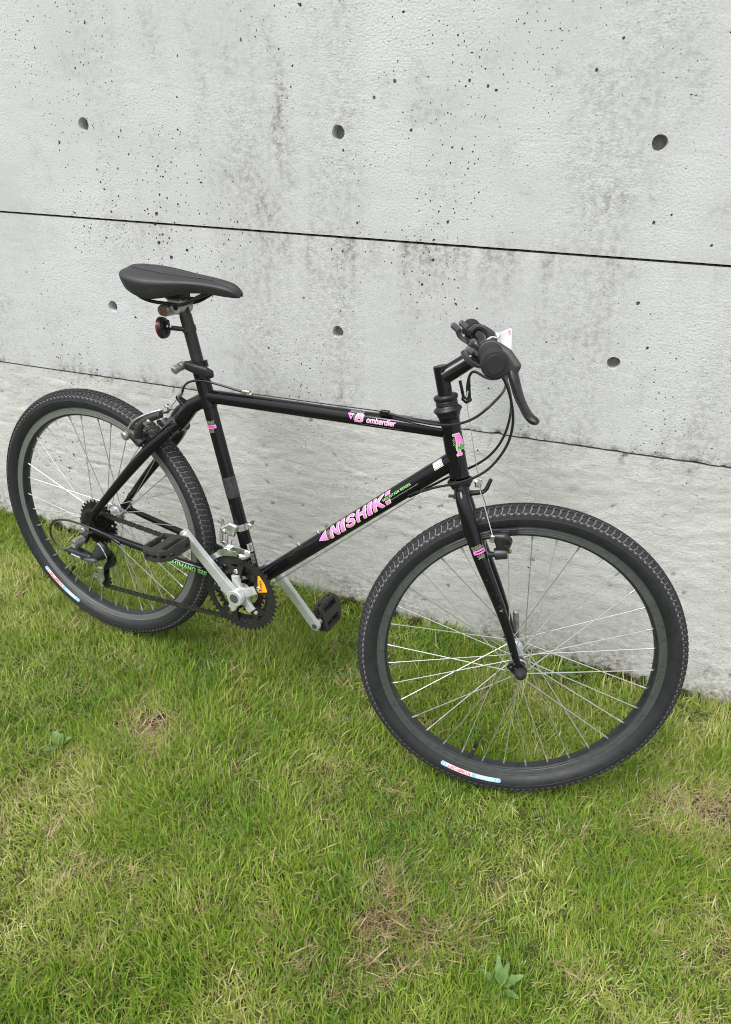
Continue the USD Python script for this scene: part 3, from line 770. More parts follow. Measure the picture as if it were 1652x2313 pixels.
scr = unary_union([Point(rng.uniform(0, .17), rng.uniform(0, .024)).buffer(rng.uniform(.0004, .0011), 2) for _ in range(26)])
on_dt(clear(shadow).difference(scr), .00025, pale, 'lettering_outline')
on_dt(clear(name_word).difference(scr), .00045, pink, 'lettering')
on_dt(affinity.translate(series, .154, .0086), .00045, green_print, 'small_lettering', .003)
on_dt(affinity.translate(dots(40, 1, .0021, .0005), .158, .0035), .00035, white_print, 'dotted_line', .003)
tri = Polygon([(-.030, .0085), (-.006, .0235), (-.009, .0005)])
on_dt(tri.buffer(.0006), .00025, pale, 'pennant_outline'); on_dt(tri, .00045, pink, 'pennant')
on_dt(affinity.translate(dots(5, 9, .0022, .00055), -.006, .001), .0003, pale, 'dot_field', .003)
on_dt(affinity.translate(dots(9, 4, .0022, .00055), -.018, .0255), .0003, green_print, 'dot_field', .003)
# registration sticker near the head tube
lab = sbox(0, 0, .019, .0150).union(sbox(0, .015, .019, .0275))
ub = u_on(DT_A, DT_B, (.8452, .3344)) - .0115 - START
on_dt(affinity.translate(sbox(0, 0, .0205, .0155), ub, .0075), .0003, white_print, 'sticker')
on_dt(affinity.translate(sbox(.0012, .0010, .0193, .0145), ub, .0075), .00042, black_print, 'sticker_frame')
on_dt(affinity.translate(sbox(.0022, .0020, .0183, .0135), ub, .0075), .00055, white_print, 'sticker_field')
on_dt(affinity.translate(unary_union([affinity.translate(sbox(0, 0, .0035, .0010), .0045 + .0045 * i, .004 + .003 * j) for i in range(3) for j in range(3) if (i, j) != (0, 2)]), ub, .0075), .0007, black_print, 'sticker_marks')
on_dt(affinity.translate(unary_union([sbox(.001 + .0028 * i, .0172, .0028 + .0028 * i, .0196) for i in range(6)] + [sbox(.001 + .0028 * i, .0212, .0032 + .0028 * i, .0236) for i in range(6)]), ub, .0075), .0004, grey_print, 'sticker_marks')
# model name on the top tube
us = u_on(TT_A, TT_B, (.6735, .388))
def on_tt(poly, lift, mat_, name, size=.004, phi0=-.22):
    return part(name, wrapped(affinity.translate(poly, us, 0), TT_A, TT_B, tt_r, lift, phi0, size=size), mat_, True, parent=tt)
big = letters('B', .0150, bold=True); big = affinity.scale(affinity.translate(big, -big.bounds[0], 0), 1.35, 1.0, origin=(0, 0)).buffer(.0002); big = shear(big, .22)
rest = letters('ombardier', .0100); rest = affinity.translate(rest, -rest.bounds[0], 0); rest = affinity.scale(rest, .0575 / rest.bounds[2], 1.0, origin=(0, 0)).buffer(.00018); rest = shear(rest, .2)
on_tt(big.buffer(.0008), .00022, pale, 'lettering_outline'); on_tt(big, .0004, pink, 'lettering')
on_tt(affinity.translate(rest.buffer(.0004), .0238, .0003), .0003, pink, 'lettering', .003)
on_tt(affinity.translate(rest, .0235, .0006), .0005, plain('pale_pink_print', (0.78, 0.58, 0.70), 0.4), 'lettering', .003)
tri2 = Polygon([(-.016, .0145), (-.003, .0150), (-.0085, .0015)])
on_tt(tri2.difference(Point(-.0085, .0095).buffer(.0016)), .0004, pink, 'pennant')
on_tt(affinity.translate(dots(13, 3, .0022, .00055), -.012, .0175), .0003, white_print, 'dot_field', .003)
on_tt(affinity.translate(dots(3, 5, .0021, .0005), -.003, .003), .0003, pale, 'dot_field', .003)
on_tt(affinity.translate(dots(40, 1, .0021, .00045), .012, -.0048), .0003, white_print, 'dotted_line', .003)
# head badge: a tall serif N crossed by a green name band, wrapped round the front
def on_ht(poly, z, lift, mat_, name, size=.003):
    a = HT_B - AX * 0
    d0 = np.array([AX[2], 0, -AX[0]])                       # straight ahead
    v, f = surface_of(poly, size)
    side = np.array([0, 1.0, 0])
    ph = v[:, 0] / .018
    P = a + AX * (z + v[:, 1:2]) + (.018 + lift) * (np.cos(ph)[:, None] * d0 + np.sin(ph)[:, None] * side)
    q = P[f]; nr = np.cross(q[:, 1] - q[:, 0], q[:, 2] - q[:, 0]); mid = q.mean(1) - a; mid -= (mid @ AX)[:, None] * AX
    fl = (nr * mid).sum(1) < 0; f = f.copy(); f[fl] = f[fl][:, ::-1]
    return part(name, (P, f), mat_, True, parent=ht)
N_ = unary_union([sbox(-.016, 0, -.006, .0025), sbox(-.0135, 0, -.0085, .040), sbox(-.018, .0375, -.008, .040), Polygon([(-.017, .040), (-.006, .040), (.0135, 0), (.0085, 0)]), sbox(.0085, 0, .0135, .040), sbox(.006, .0375, .018, .040)])
on_ht(affinity.translate(N_.buffer(.0011), -.003, 0), .044, .0002, pale, 'badge_outline'); on_ht(affinity.translate(N_, -.003, 0), .044, .00035, pink, 'badge_letter')
on_ht(sbox(-.0195, .0095, .0195, .0185), .044, .0005, green_print, 'badge_band')
w = letters('NISHIKI', .0058, bold=True); w = affinity.translate(shear(w, .25), -.5 * w.bounds[2] - w.bounds[0], 0)
on_ht(affinity.translate(w, 0, .0112), .044, .00065, black_print, 'badge_word', .002)
on_ht(affinity.translate(dots(4, 6, .0024, .0006), -.0225, .020), .044, .0003, pale, 'dot_field', .002)
# chain stay lettering, seat tube decals
sh = letters('SHIMANO SIS', .0078, bold=True); sh = affinity.scale(affinity.translate(sh, -sh.bounds[0], 0), .102 / (sh.bounds[2] - sh.bounds[0]), 1.0, origin=(0, 0))
ca, cb = np.array([.160, -.0575, -.0140]), np.array([.300, -.0490, -.0270])
part('lettering', wrapped(affinity.translate(sh, .083, -.0044), ca, cb, .0100, .0019, .12, size=.003), green_print, True, parent=right_stay)
def on_st(poly, z, lift, mat_, name, phi0=-.1, r=.0146):
    return part(name, wrapped(poly, st_at(z), st_at(z + .3), r, lift, phi0, size=.003), mat_, True, parent=stb)
# (outline x runs up the tube, y round it)
on_st(sbox(0, -.010, .0075, .014), .3035, .0003, pink, 'name_patch'); on_st(affinity.translate(dots(4, 10, .0021, .0005), .0090, -.008), .3035, .0003, pale, 'dot_field'); on_st(affinity.translate(dots(4, 6, .0021, .0005), -.0085, -.004), .3035, .0003, pale, 'dot_field')
on_st(sbox(.0022, -.006, .0032, .010).union(sbox(.0044, -.003, .0054, .011)), .3035, .0005, black_print, 'name_print')
tape = plain('old_tape', (0.030, 0.030, 0.031), 0.45, noise=.7, scale=160)
part('tape_wrap', lathe([(0, .0148), (.0002, .0151), (.0475, .0151), (.0477, .0148)], st_at(.151), SA, 32), tape, parent=stb)
on_st(sbox(0, .012, .021, .026), .0235, .0003, grey_print, 'silver_label'); on_st(sbox(.003, .017, .018, .0185).union(sbox(.006, .0205, .016, .022)), .0235, .0005, black_print, 'label_print')
on_st(affinity.translate(dots(13, 5, .0020, .0005), -.029, .014), .0235, .0003, white_print, 'dot_field')
# fork blade patch comes with the fork

# ---- seat post, clamp, saddle
part('seat_post', [tube(st_at(.42), st_at(.530), .0128, n=26), lathe([(0, .0128), (.006, .0115), (.028, .0115), (.03, .006)], st_at(.528), SA, 22)], plain('scuffed_post', (0.012, 0.011, 0.010), 0.2, spec=.35, noise=0.9, scale=22))
clamp = part('seat_clamp', [lathe([(0, .0165), (0, .0192), (.0005, .0198), (.0135, .0198), (.014, .0192), (.014, .013)], st_at(.4255), SA, 30), hull([(st_at(.4325) + [-.019, -.004, 0], .0065), (st_at(.4325) + [-.012, .002, 0], .0075)])], paint)
q = st_at(.4330)
part('quick_release_lever', [hull([(q + [-.014, -.0215, .003], .0062), (q + [-.012, -.0215, -.004], .0062), (q + [.010, -.0240, .001], .0060), (q + [.010, -.0240, -.008], .0060), (q + [.036, -.0225, -.002], .0062), (q + [.038, -.0225, -.012], .0066), (q + [.045, -.018, -.006], .0045), (q + [.045, -.018, -.013], .0050)])], plastic, parent=clamp)
part('quick_release_nut', [lathe([(-.004, .004), (-.004, .0085), (0, .0095), (.008, .0088), (.012, .0055)], q + [-.0330, -.016, -.006], [.25, 1, .2], 18), lathe([(0, 1e-5), (0, .0062), (.002, .0088), (.013, .0088), (.015, .0070), (.015, .0045)], q + [-.0375, -.0350, -.0125], [.12, 1, .28], 22)], worn_silver, parent=clamp)
# clamp head and rails
h = np.array([.2700, 0, .5440])
part('saddle_clamp', [lathe([(-.020, .006), (-.020, .0130), (-.016, .0150), (.016, .0150), (.020, .0130), (.020, .006)], h + [0, 0, .002], [0, 1, 0], 22), rbox(h + [.0, 0, .014], [.036, .050, .010], b=.003), rbox(h + [-.022, 0, -.004], [.018, .036, .022], b=.005), lathe([(-.028, .004), (-.028, .0110), (-.022, .0130), (.022, .0130), (.028, .011), (.028, .004)], h + [-.026, 0, -.006], [0, 1, 0], 20)], worn_silver)
part('clamp_nut', [lathe([(0, 1e-5), (0, .0035), (.003, .0040), (.0035, .0075), (.007, .0105), (.012, .0105)], h + [-.026, -.0375, -.006], [0, 1, 0], 20)], rust)
rails = []
for s in (-1, 1):
    rails.append(sweep(spline([[.1800, s * .040, .5780], [.1950, s * .034, .5600], [.2180, s * .025, .5520], [.2500, s * .0225, .5515], [.2850, s * .0225, .5530], [.3150, s * .020, .5660], [.3480, s * .014, .5800]], 40), .0036, 12))
part('saddle_rails', rails, plastic)
part('rail_block', rbox([.262, 0, .5665], [.040, .034, .018], b=.004), plastic)
SX = np.array([.154, .160, .171, .187, .211, .238, .262, .290, .318, .346, .372, .392, .404, .4105, .4135])
SW = np.array([.030, .048, .062, .070, .0735, .0715, .0630, .0500, .0380, .0295, .0240, .0205, .0165, .0105, .0040])
ST_ = np.array([.6150, .6170, .6180, .6175, .6165, .6150, .6135, .6120, .6110, .6095, .6070, .6035, .5985, .5925, .5860])
SB = np.array([.6060, .5960, .5880, .5805, .5740, .5715, .5750, .5825, .5880, .5890, .5880, .5865, .5850, .5845, .5845])
ns = 46
sxx = np.linspace(0, 1, ns) ** 1.0
sxx = SX[0] + (SX[-1] - SX[0]) * (0.5 - 0.5 * np.cos(np.pi * np.linspace(0, 1, ns))) * .35 + (SX[-1] - SX[0]) * np.linspace(0, 1, ns) * .65
from scipy.interpolate import PchipInterpolator
w_, t_, b_ = (PchipInterpolator(SX, q_)(sxx) for q_ in (SW, ST_, SB))
na = 27
ring_a = np.linspace(-np.pi * .5, np.pi * .5, na)          # across: left skirt, over the top, right skirt
V = []
for x, w0_, zt, zb in zip(sxx, w_, t_, b_):
    s_ = np.linspace(-1, 1, na)
    yy = np.sign(s_) * w0_ * np.minimum(1, np.abs(s_) * 1.5) ** 0.95 * np.where(np.abs(s_) > .72, 1 - .22 * ((np.abs(s_) - .72) / .28) ** 2 * (1 - .45 * (w0_ / .075)), 1)
    drop = np.clip((np.abs(s_) - .40) / .60, 0, 1)
    zz = zt - (zt - zb) * (drop ** 1.7) - .004 * np.clip(1 - np.abs(s_) / .12, 0, 1) * np.clip((.37 - x) / .1, 0, 1) * np.clip((x - .16) / .03, 0, 1) - .006 * np.clip(np.abs(s_) / .4, 0, 1) ** 2
    V.append(np.stack([np.full(na, x), yy, zz], 1))
V = np.array(V)
under = V.copy(); nose_ = np.clip((SX[-1] - sxx) / .03, 0, 1)[:, None]; under[:, :, 2] -= .003 * nose_; under[:, :, 1] *= 1 - .07 * nose_
allv = np.vstack([V.reshape(-1, 3), under.reshape(-1, 3)])
idx = np.arange(ns * na).reshape(ns, na)
quad = np.stack([idx[:-1, :-1], idx[1:, :-1], idx[1:, 1:], idx[:-1, 1:]], -1).reshape(-1, 4)
lo = quad[:, ::-1] + ns * na
per = np.r_[idx[0, :], idx[1:, -1], idx[-1, ::-1][1:], idx[::-1, 0][1:-1]]
pn = np.roll(per, -1)
rim_q = np.stack([per, pn, pn + ns * na, per + ns * na], 1)
sad = trimesh.Trimesh(allv, np.vstack([x[:, [0, 1, 2]] for x in (quad, lo, rim_q)] + [x[:, [0, 2, 3]] for x in (quad, lo, rim_q)]), process=False)
trimesh.repair.fix_normals(sad)
saddle = part('saddle', (np.array(sad.vertices), np.array(sad.faces)), vinyl, 50)
def sad_at(x, s):
    i = int(np.argmin(np.abs(sxx - x))); j = int(np.argmin(np.abs(np.linspace(-1, 1, na) - s)))
    return V[i, j] + [0, 0, .0006]
part('saddle_seam', [sweep(spline([sad_at(x, s) for x in (.175, .20, .23, .26, .29, .32, .36)], 30), .0007, 6) for s in (-.30, .30)], vinyl, parent=saddle)

# ---- rear reflector on the post
rc = np.array([.2300, -.008, .4995]); ra = unit([-.97, -.16, -.16])
refl = part('reflector_body', [lathe([(-.004, 1e-5), (-.004, .016), (-.001, .0205), (.004, .0222), (.006, .0222), (.006, 1e-5)], rc, ra, 32), rbox(rc - ra * .006, [.008, .010, .030], b=.002)], plastic)
part('red_reflector', lathe([(.006, .0220), (.008, .0225), (.0095, .0215), (.0105, .016), (.0108, 1e-5)], rc, ra, 32), red_lens, parent=refl)
bz = .5035
part('reflector_bracket', [lathe([(-.006, .0131), (-.006, .0146), (.006, .0146), (.006, .0131)], st_at(bz), SA, 24), hull([(rc - ra * .008 + [0, -.003, 0], .005), (st_at(bz) + [-.014, -.010, -.001], .005), (st_at(bz) + [-.004, -.0125, 0], .0035)])], plastic, parent=refl)
part('bracket_screw', [disc(rc - ra * .010 + [.004 + .009 * k, -.0095 - .0008 * k, .0035 + .001 * k], [0, -1, 0], .0026, .002, n=12) for k in (0, 1)] + [ball(rc - ra * .007 + [0, 0, .009], .003, 1)], steel, parent=refl)

# ---- wheels
RS, RHO = 0.3025, 0.0225                                      # middle of the tyre's section, its half thickness


def sect(th, ph, rho):
    """A point of the tyre: angle round the wheel, angle round the section (0 = outward, + = to the left), distance from the section's middle."""
    th, ph, rho = np.broadcast_arrays(th, ph, rho)
    r = RS + rho * np.cos(ph)
    return np.stack([r * np.cos(th), rho * np.sin(ph), r * np.sin(th)], -1)


def tyre_meshes():
    prof = []
    for deg in np.r_[-148, -138, -126, -112, -99, -91, -90, -88, -80, -72, -68]:
        rho = RHO - .0002 + (.0006 if deg in (-90, -112) else 0) - (.0004 if -74 < deg else 0)
        prof.append((rho, np.radians(deg)))
    gro = [(RHO - .0010, np.radians(d)) for d in np.linspace(-68, 68, 18)]
    right = [(RS + r * np.cos(p), r * np.sin(p)) for r, p in prof]
    left = [(a, -b) for a, b in right[::-1]]
    car = [(y, r) for r, y in right]; car2 = [(y, r) for r, y in left]
    tread_base = [(r * np.sin(p), RS + r * np.cos(p)) for r, p in gro]
    Nn = 180
    car = joined([lathe(car, np.zeros(3), [0, 1, 0], Nn), lathe(car2, np.zeros(3), [0, 1, 0], Nn)])
    base = lathe(tread_base, np.zeros(3), [0, 1, 0], Nn)
    V, Fc, n = [], [], 0
    pitch = 2 * np.pi / 152
    r = np.random.default_rng(3)
    rows = [(3.0, 29, .10, .42, .98), (33, 57, .42, .32, .96), (61.5, 76, .30, .12, .66)]     # from, to (degrees), stagger, skew, length
    for k in range(152):
        for sgn in (-1, 1):
            for (p0, p1, stag, skew, ln) in rows:
                th0 = (k + stag + (.5 if sgn > 0 else 0)) * pitch
                m_ = 3
                ph = np.radians(np.linspace(p0, p1, m_))
                a0 = th0 + skew * pitch * np.linspace(0, 1, m_) - .5 * ln * .76 * pitch
                a1 = a0 + ln * .76 * pitch
                top, bot = RHO + .0014 - (.0010 if p0 > 60 else 0), RHO - .0013
                ins = .05 * pitch
                rings = []
                for rho, e in ((bot, -.5 * ins), (top - .0004, 0), (top, ins)):
                    q = np.vstack([sect(a0 + e, sgn * ph, rho), sect(a1 - e, sgn * ph, rho)[::-1]])
                    rings.append(q)
                q = np.vstack(rings); L = 2 * m_
                f = []
                for lev in (0, 1):
                    for i in range(L):
                        j = (i + 1) % L
                        f += [[lev * L + i, lev * L + j, lev * L + L + j], [lev * L + i, lev * L + L + j, lev * L + L + i]]
                t0 = 2 * L
                for i in range(m_ - 1):
                    a, b_, c, d = t0 + i, t0 + i + 1, t0 + L - 2 - i, t0 + L - 1 - i
                    f += [[a, b_, c], [a, c, d]]
                f = np.array(f)
                # outward winding
                cen = sect(np.mean(a0 + a1) / 2, sgn * ph[1], 0.0)
                nr = np.cross(q[f[-1, 1]] - q[f[-1, 0]], q[f[-1, 2]] - q[f[-1, 0]])
                if nr @ (q[f[-1, 0]] - cen) < 0:
                    f = f[:, ::-1]
                V.append(q); Fc.append(f + n); n += len(q)
    return car, base, (np.vstack(V), np.vstack(Fc))


TYRE = tyre_meshes()
RIM = lathe([(-.0118, .2690), (-.0112, .2672), (-.0095, .2650), (-.005, .2638), (0, .2634), (.005, .2638), (.0095, .2650), (.0112, .2672), (.0118, .2690), (.0105, .2830), (0, .2760), (-.0105, .2830)], np.zeros(3), [0, 1, 0], 160, closed=True)
tp = [(.0118, .2688), (.0124, .2692), (.0126, .2712), (.0123, .2718), (.0126, .2724), (.0126, .2752), (.0123, .2758), (.0126, .2764), (.0126, .2806), (.0122, .2812), (.0126, .2818), (.0128, .2846), (.0122, .2854), (.0108, .2852)]
TRACK = [lathe([(-a, b) for a, b in tp], np.zeros(3), [0, 1, 0], 160), lathe(tp, np.zeros(3), [0, 1, 0], 160)]


def wall_print(poly, theta0, r_mid, lift, size=.004):
    """Lettering on the near sidewall: outline x runs clockwise as seen from the right, y outwards."""
    v, f = surface_of(poly, size)
    rho = RHO + lift
    p0 = -np.pi / 2 - math.asin((r_mid - RS) / RHO) * -1
    p0 = -(np.pi / 2 - math.asin((r_mid - RS) / RHO))
    P = sect(theta0 - v[:, 0] / r_mid, p0 + v[:, 1] / RHO, np.full(len(v), rho))
    q = P[f]; nr = np.cross(q[:, 1] - q[:, 0], q[:, 2] - q[:, 0])
    fl = nr[:, 1] > 0; f = f.copy(); f[fl] = f[fl][:, ::-1]
    return P, f


def make_wheel(fr, a0, track_mat, rear, label_end, hub_parts):
    wpath = group('wheel')
    def wp(name, mesh, m_, smooth=35, parent=None):
        return part(name, place(mesh, fr), m_, smooth, parent or wpath)
    ty = wp('tyre', TYRE[0], rubber, 50)
    wp('tread_groove', TYRE[1], groove_dust, 50); wp('tread', TYRE[2], rubber_block, 25)
    wp('rim', RIM, rim_black, 30); wp('brake_track', TRACK, track_mat, 25)
    # tyre label: a blue and white capsule, red and white words
    L = .134
    cap = LineString([(.004, 0), (L - .004, 0)]).buffer(.0042)
    half = sbox(-.01, -.01, L * .47, .01)
    wp('tyre_label', wall_print(cap, label_end, .2935, .0005), white_print, True)
    wp('label_band', wall_print(cap.intersection(half).buffer(-.0004), label_end, .2935, .0006), blue_print, True)
    wp('label_band', wall_print(LineString([(L - .010, 0), (L - .004, 0)]).buffer(.0036), label_end, .2935, .0006), blue_print, True)
    k1 = letters('KENDA', .0052, bold=True); k1 = affinity.scale(affinity.translate(k1, -k1.bounds[0], -.0026), .040 / (k1.bounds[2] - k1.bounds[0]), 1, origin=(0, 0))
    k2 = letters('KOMFORT', .0064, bold=True).buffer(.0002); k2 = affinity.scale(affinity.translate(k2, -k2.bounds[0], -.0032), .054 / (k2.bounds[2] - k2.bounds[0]), 1, origin=(0, 0))
    wp('label_word', wall_print(affinity.translate(k1, .014, 0), label_end, .2935, .0008, .003), white_print, True)
    wp('label_word', wall_print(affinity.translate(k2, .0655, 0), label_end, .2935, .0008, .003), red_print, True)
    wp('label_dot', wall_print(unary_union([Point(.007, 0).buffer(.0016), Point(L - .007, 0).buffer(.0016)]), label_end, .2935, .0009), pale, True)
    for text, th in (('26 X 1.95', .33 if not rear else 3.3), ('50-559', .68 if not rear else 3.75)):
        t_ = letters(text, .0062); wp('moulded_size', wall_print(affinity.translate(t_, 0, -.003), th, .2945, .0004, .003), rubber_block, True)
    # spokes: 36, three-cross, each with its nipple
    yR, yL = (-.0195, .0340) if rear else (-.0345, .0345)
    fr_r = .0225 if rear else .0190
    for k in range(36):
        th = a0 + k * np.pi / 18
        side = -1 if k % 2 == 0 else 1
        lead = 1 if (k // 2) % 2 == 0 else -1
        ha = th + lead * np.radians(58)
        tip = np.array([.2640 * np.cos(th), side * .0025, .2640 * np.sin(th)])
        hub = np.array([fr_r * np.cos(ha), (yR if side < 0 else yL) + (.0016 if lead > 0 else -.0016), fr_r * np.sin(ha)])
        d = unit(hub - tip)
        wp('spoke', [tube(tip - d * .002, hub, .00105, n=7), lathe([(-.003, .0019), (.002, .0022), (.009, .0019), (.0125, .0016), (.0128, .001)], tip, d, 9)], spoke_steel, 40)
    va = label_end - .255
    vd = -np.array([np.cos(va), 0, np.sin(va)])
    vb = -vd * .265
    valve = wp('valve', [lathe([(0, .0046), (.004, .0042), (.020, .0036)], vb, vd, 14)], rubber)
    wp('valve_neck', lathe([(.019, .0034), (.026, .0034), (.026, .003)], vb, vd, 14), brass, parent=None)
    wp('valve_cap', lathe([(.0245, .0035), (.025, .0043), (.037, .0041), (.039, .003), (.039, 1e-5)], vb, vd, 14), plastic)
    hub_parts(wp)
    return wpath


def front_hub(wp):
    prof = [(-.0395, .006), (-.0395, .0145), (-.0365, .0155), (-.0362, .0225), (-.0330, .0225), (-.0325, .0160), (-.022, .0135), (.022, .0135), (.0325, .0160), (.0330, .0225), (.0362, .0225), (.0365, .0155), (.0395, .0145), (.0395, .006)]
    wp('hub', [lathe(prof, np.zeros(3), [0, 1, 0], 36)], alloy, 30)
    wp('hub_axle', [tube([0, -.062, 0], [0, .062, 0], .0048), lathe([(-.050, .005), (-.050, .0085), (-.040, .0105), (-.0395, .0120)], np.zeros(3), [0, 1, 0], 20), lathe([(.0395, .0120), (.040, .0105), (.050, .0085), (.050, .005)], np.zeros(3), [0, 1, 0], 20)], dark_steel)


def rear_hub_parts(wp):
    prof = [(-.024, .006), (-.0235, .0245), (-.0235, .0275), (-.0175, .0275), (-.016, .021), (-.004, .0185), (.020, .0175), (.0305, .0185), (.032, .0255), (.0355, .0255), (.036, .0165), (.046, .0150), (.046, .006)]
    wp('hub', [lathe(prof, np.zeros(3), [0, 1, 0], 36)], alloy, 30)
    wp('hub_axle', [tube([0, -.075, 0], [0, .073, 0], .0049), lathe([(.046, .012), (.060, .0085), (.060, .005)], np.zeros(3), [0, 1, 0], 20)], dark_steel)
    wp('axle_nut', [lathe([(0, 1e-5), (0, .0060), (.002, .0085), (.010, .0092), (.011, .012), (.0125, .012)], [0, -.0830, 0], [0, 1, 0], 18)], worn_silver)
    wp('axle_nut', [lathe([(0, 1e-5), (0, .0060), (.002, .0085), (.010, .0092), (.011, .012), (.0125, .012)], [0, .0830, 0], [0, -1, 0], 18)], worn_silver)


make_wheel((np.zeros(3), np.eye(3)), 2.42397, track, True, np.radians(247.6), rear_hub_parts)
make_wheel(FORK, 3.15075, track_dark, False, np.radians(269.5), front_hub)

# ---- cassette, crankset, chain
def toothed(teeth, tip, root, bore, drop=0.0):
    n = teeth * 6
    a = np.arange(n) / n * 2 * np.pi
    k = np.arange(n) % 6
    rr = np.choose(k, [root, root, tip - (tip - root) * .25, tip, tip - (tip - root) * .25, root])
    p = Polygon(np.stack([rr * np.cos(a), rr * np.sin(a)], 1))
    return p.difference(Point(0, 0).buffer(bore, 24)) if bore else p


def tooth_r(t):
    return .0127 / 2 / math.sin(math.pi / t)


cass = group('cassette')
for i, (t, y) in enumerate(((28, -.0265), (24, -.0315), (21, -.0363), (18, -.0412), (16, -.0460), (14, -.0508), (12, -.0556))):
    g = toothed(t, tooth_r(t) + .0030, tooth_r(t) - .0040, .0140)
    if t > 17:
        g = g.difference(unary_union([Point((tooth_r(t) - .0135) * math.cos(a), (tooth_r(t) - .0135) * math.sin(a)).buffer(.0040 if t > 22 else .0024, 8) for a in np.linspace(0, 2 * np.pi, 9)[:-1] + i]))
    part('sprocket', slab(g, .0018, [0, y + .0009, 0], [math.cos(.3 * i), 0, math.sin(.3 * i)], [-math.sin(.3 * i), 0, math.cos(.3 * i)], .0003), dark_steel, 20, parent=cass)
part('lock_ring', lathe([(-.060, .010), (-.060, .0150), (-.057, .0165), (-.026, .0165)], np.zeros(3), [0, 1, 0], 28), dark_steel, parent=cass)

crank = group('crankset')
RING_ROT = np.radians(-6.5)
arm_ang = [np.radians(a) for a in (137 - 36 - .5, 137 + 36, 29.5, -43, -115)]
def ring_plate(teeth, tip, root, inner, tabs_r, wide, narrow):
    p = toothed(teeth, tip, root, inner)
    for a in arm_ang:
        c, s = math.cos(a), math.sin(a)
        tab = Polygon([(tabs_r - .009, -narrow / 2), (tabs_r - .009, narrow / 2), (inner + .003, wide / 2), (inner + .003, -wide / 2)]).buffer(.003).buffer(-.0015)
        slot = Polygon([(tabs_r + .010, -narrow * .12), (tabs_r + .010, narrow * .12), (inner - .002, wide * .30), (inner - .002, -wide * .30)]).buffer(-.0008)
        if wide > .03:
            tab = tab.difference(slot)
        p = p.union(affinity.rotate(tab, a, origin=(0, 0), use_radians=True)).difference(affinity.translate(Point(0, 0).buffer(.0042), tabs_r * c, tabs_r * s))
    return p
ring_black = plain('black_chainring', (0.016, 0.016, 0.017), 0.45, metal=.2, noise=.5, scale=150)
part('chainring', slab(ring_plate(46, .0955, .0885, .0750, .0550, .054, .018), .0032, BB + [0, -.0608, 0], [1, 0, 0], [0, 0, 1], .0006), ring_black, 20, parent=crank)
part('chainring', slab(ring_plate(36, .0757, .0690, .0595, .0550, .022, .018), .0028, BB + [0, -.0530, 0], [1, 0, 0], [0, 0, 1], .0005), dark_steel, 20, parent=crank)
part('chainring', slab(toothed(26, .0555, .0490, .036), .0026, BB + [0, -.0455, 0], [1, 0, 0], [0, 0, 1], .0005), dark_steel, 20, parent=crank)
CD = np.array([math.cos(math.radians(136.8)), 0, math.sin(math.radians(136.8))]); CL = .1755
CN = np.array([CD[2], 0, -CD[0]])
def bar_outline(L, w0, w1):
    return Polygon([(-.002, -w0), (L * .25, -w0 * .86), (L * .75, -w1 * .92), (L, -w1), (L, w1), (L * .75, w1 * .92), (L * .25, w0 * .86), (-.002, w0)]).buffer(0).union(Point(0, 0).buffer(.0205)).union(Point(L, 0).buffer(w1))
arm = bar_outline(CL, .0155, .0128).buffer(.006).buffer(-.006)
spider = Point(0, 0).buffer(.024)
for a in arm_ang:
    spider = spider.union(affinity.rotate(Polygon([(0, -.0135), (.030, -.0105), (.0475, -.0095), (.0475, .0095), (.030, .0105), (0, .0135)]), a, origin=(0, 0), use_radians=True))
spider = spider.buffer(.005).buffer(-.005)
part('crank_arm', [slab(arm, .0135, BB + [0, -.0745, 0], CD, [-CD[2], 0, CD[0]] if False else np.cross([0, 1, 0], CD) * -1, .0022) if False else slab(arm, .0135, BB + [0, -.0740, 0], CD, np.array([-CD[2], 0, CD[0]]), .0022),
                   slab(spider, .0085, BB + [0, -.0640, 0], [1, 0, 0], [0, 0, 1], .0018), disc(BB + [0, -.0640, 0], [0, 1, 0], .017, .018), disc(BB + [0, -.0885, 0], [0, 1, 0], .0200, .016, .002)], alloy_paint, 30, parent=crank)
part('crank_cap', disc(BB + [0, -.0892, 0], [0, 1, 0], .0112, .004, .0005), plastic_grey, parent=crank)
part('crank_fixing_bolt', disc(BB + [0, -.0875, 0] + CD * CL, [0, 1, 0], .0070, .010, .0005), plastic_grey, parent=crank)
for a in arm_ang:
    c = BB + np.array([.055 * math.cos(a), -.0655, .055 * math.sin(a)])
    part('chainring_bolt', lathe([(.003, 1e-5), (.003, .0026), (-.0002, .0030), (-.0006, .0052), (.0004, .0060), (.006, .0060)], c, [0, 1, 0], 18), steel, parent=crank)
# left arm and the axle
CDL = np.array([math.cos(math.radians(-46.5)), 0, math.sin(math.radians(-46.5))])
armL = bar_outline(CL, .0145, .0125).buffer(.006).buffer(-.006)
part('crank_arm', [slab(armL, .0130, BB + [0, .0790, 0], CDL, np.array([-CDL[2], 0, CDL[0]]), .0022), disc(BB + [0, .050, 0], [0, 1, 0], .0175, .020)], alloy_paint, 30, parent=crank)
part('crank_fixing_bolt', disc(BB + [0, .0645, 0] + CDL * CL, [0, 1, 0], .0068, .012, .0005), plastic_grey, parent=crank)
part('sticker', slab(Polygon([(.0470, .0600), (.0515, .0595), (.0640, .0440), (.0700, .0290), (.0705, .0262), (.0690, .0250), (.0475, .0180), (.0460, .0195)]), .0006, BB + [0, -.0640, 0], [1, 0, 0], [0, 0, 1]), orange_print, False, parent=crank)
stx = letters('M.DRIVE-SG', .0046, bold=True); stx = affinity.scale(affinity.translate(stx, -stx.bounds[0], 0), .026 / (stx.bounds[2] - stx.bounds[0]), 1, origin=(0, 0))
stx = unary_union([stx, sbox(.006, -.0035, .020, -.0028), sbox(.008, -.0065, .022, -.0058), sbox(.010, -.0095, .024, -.0088)])
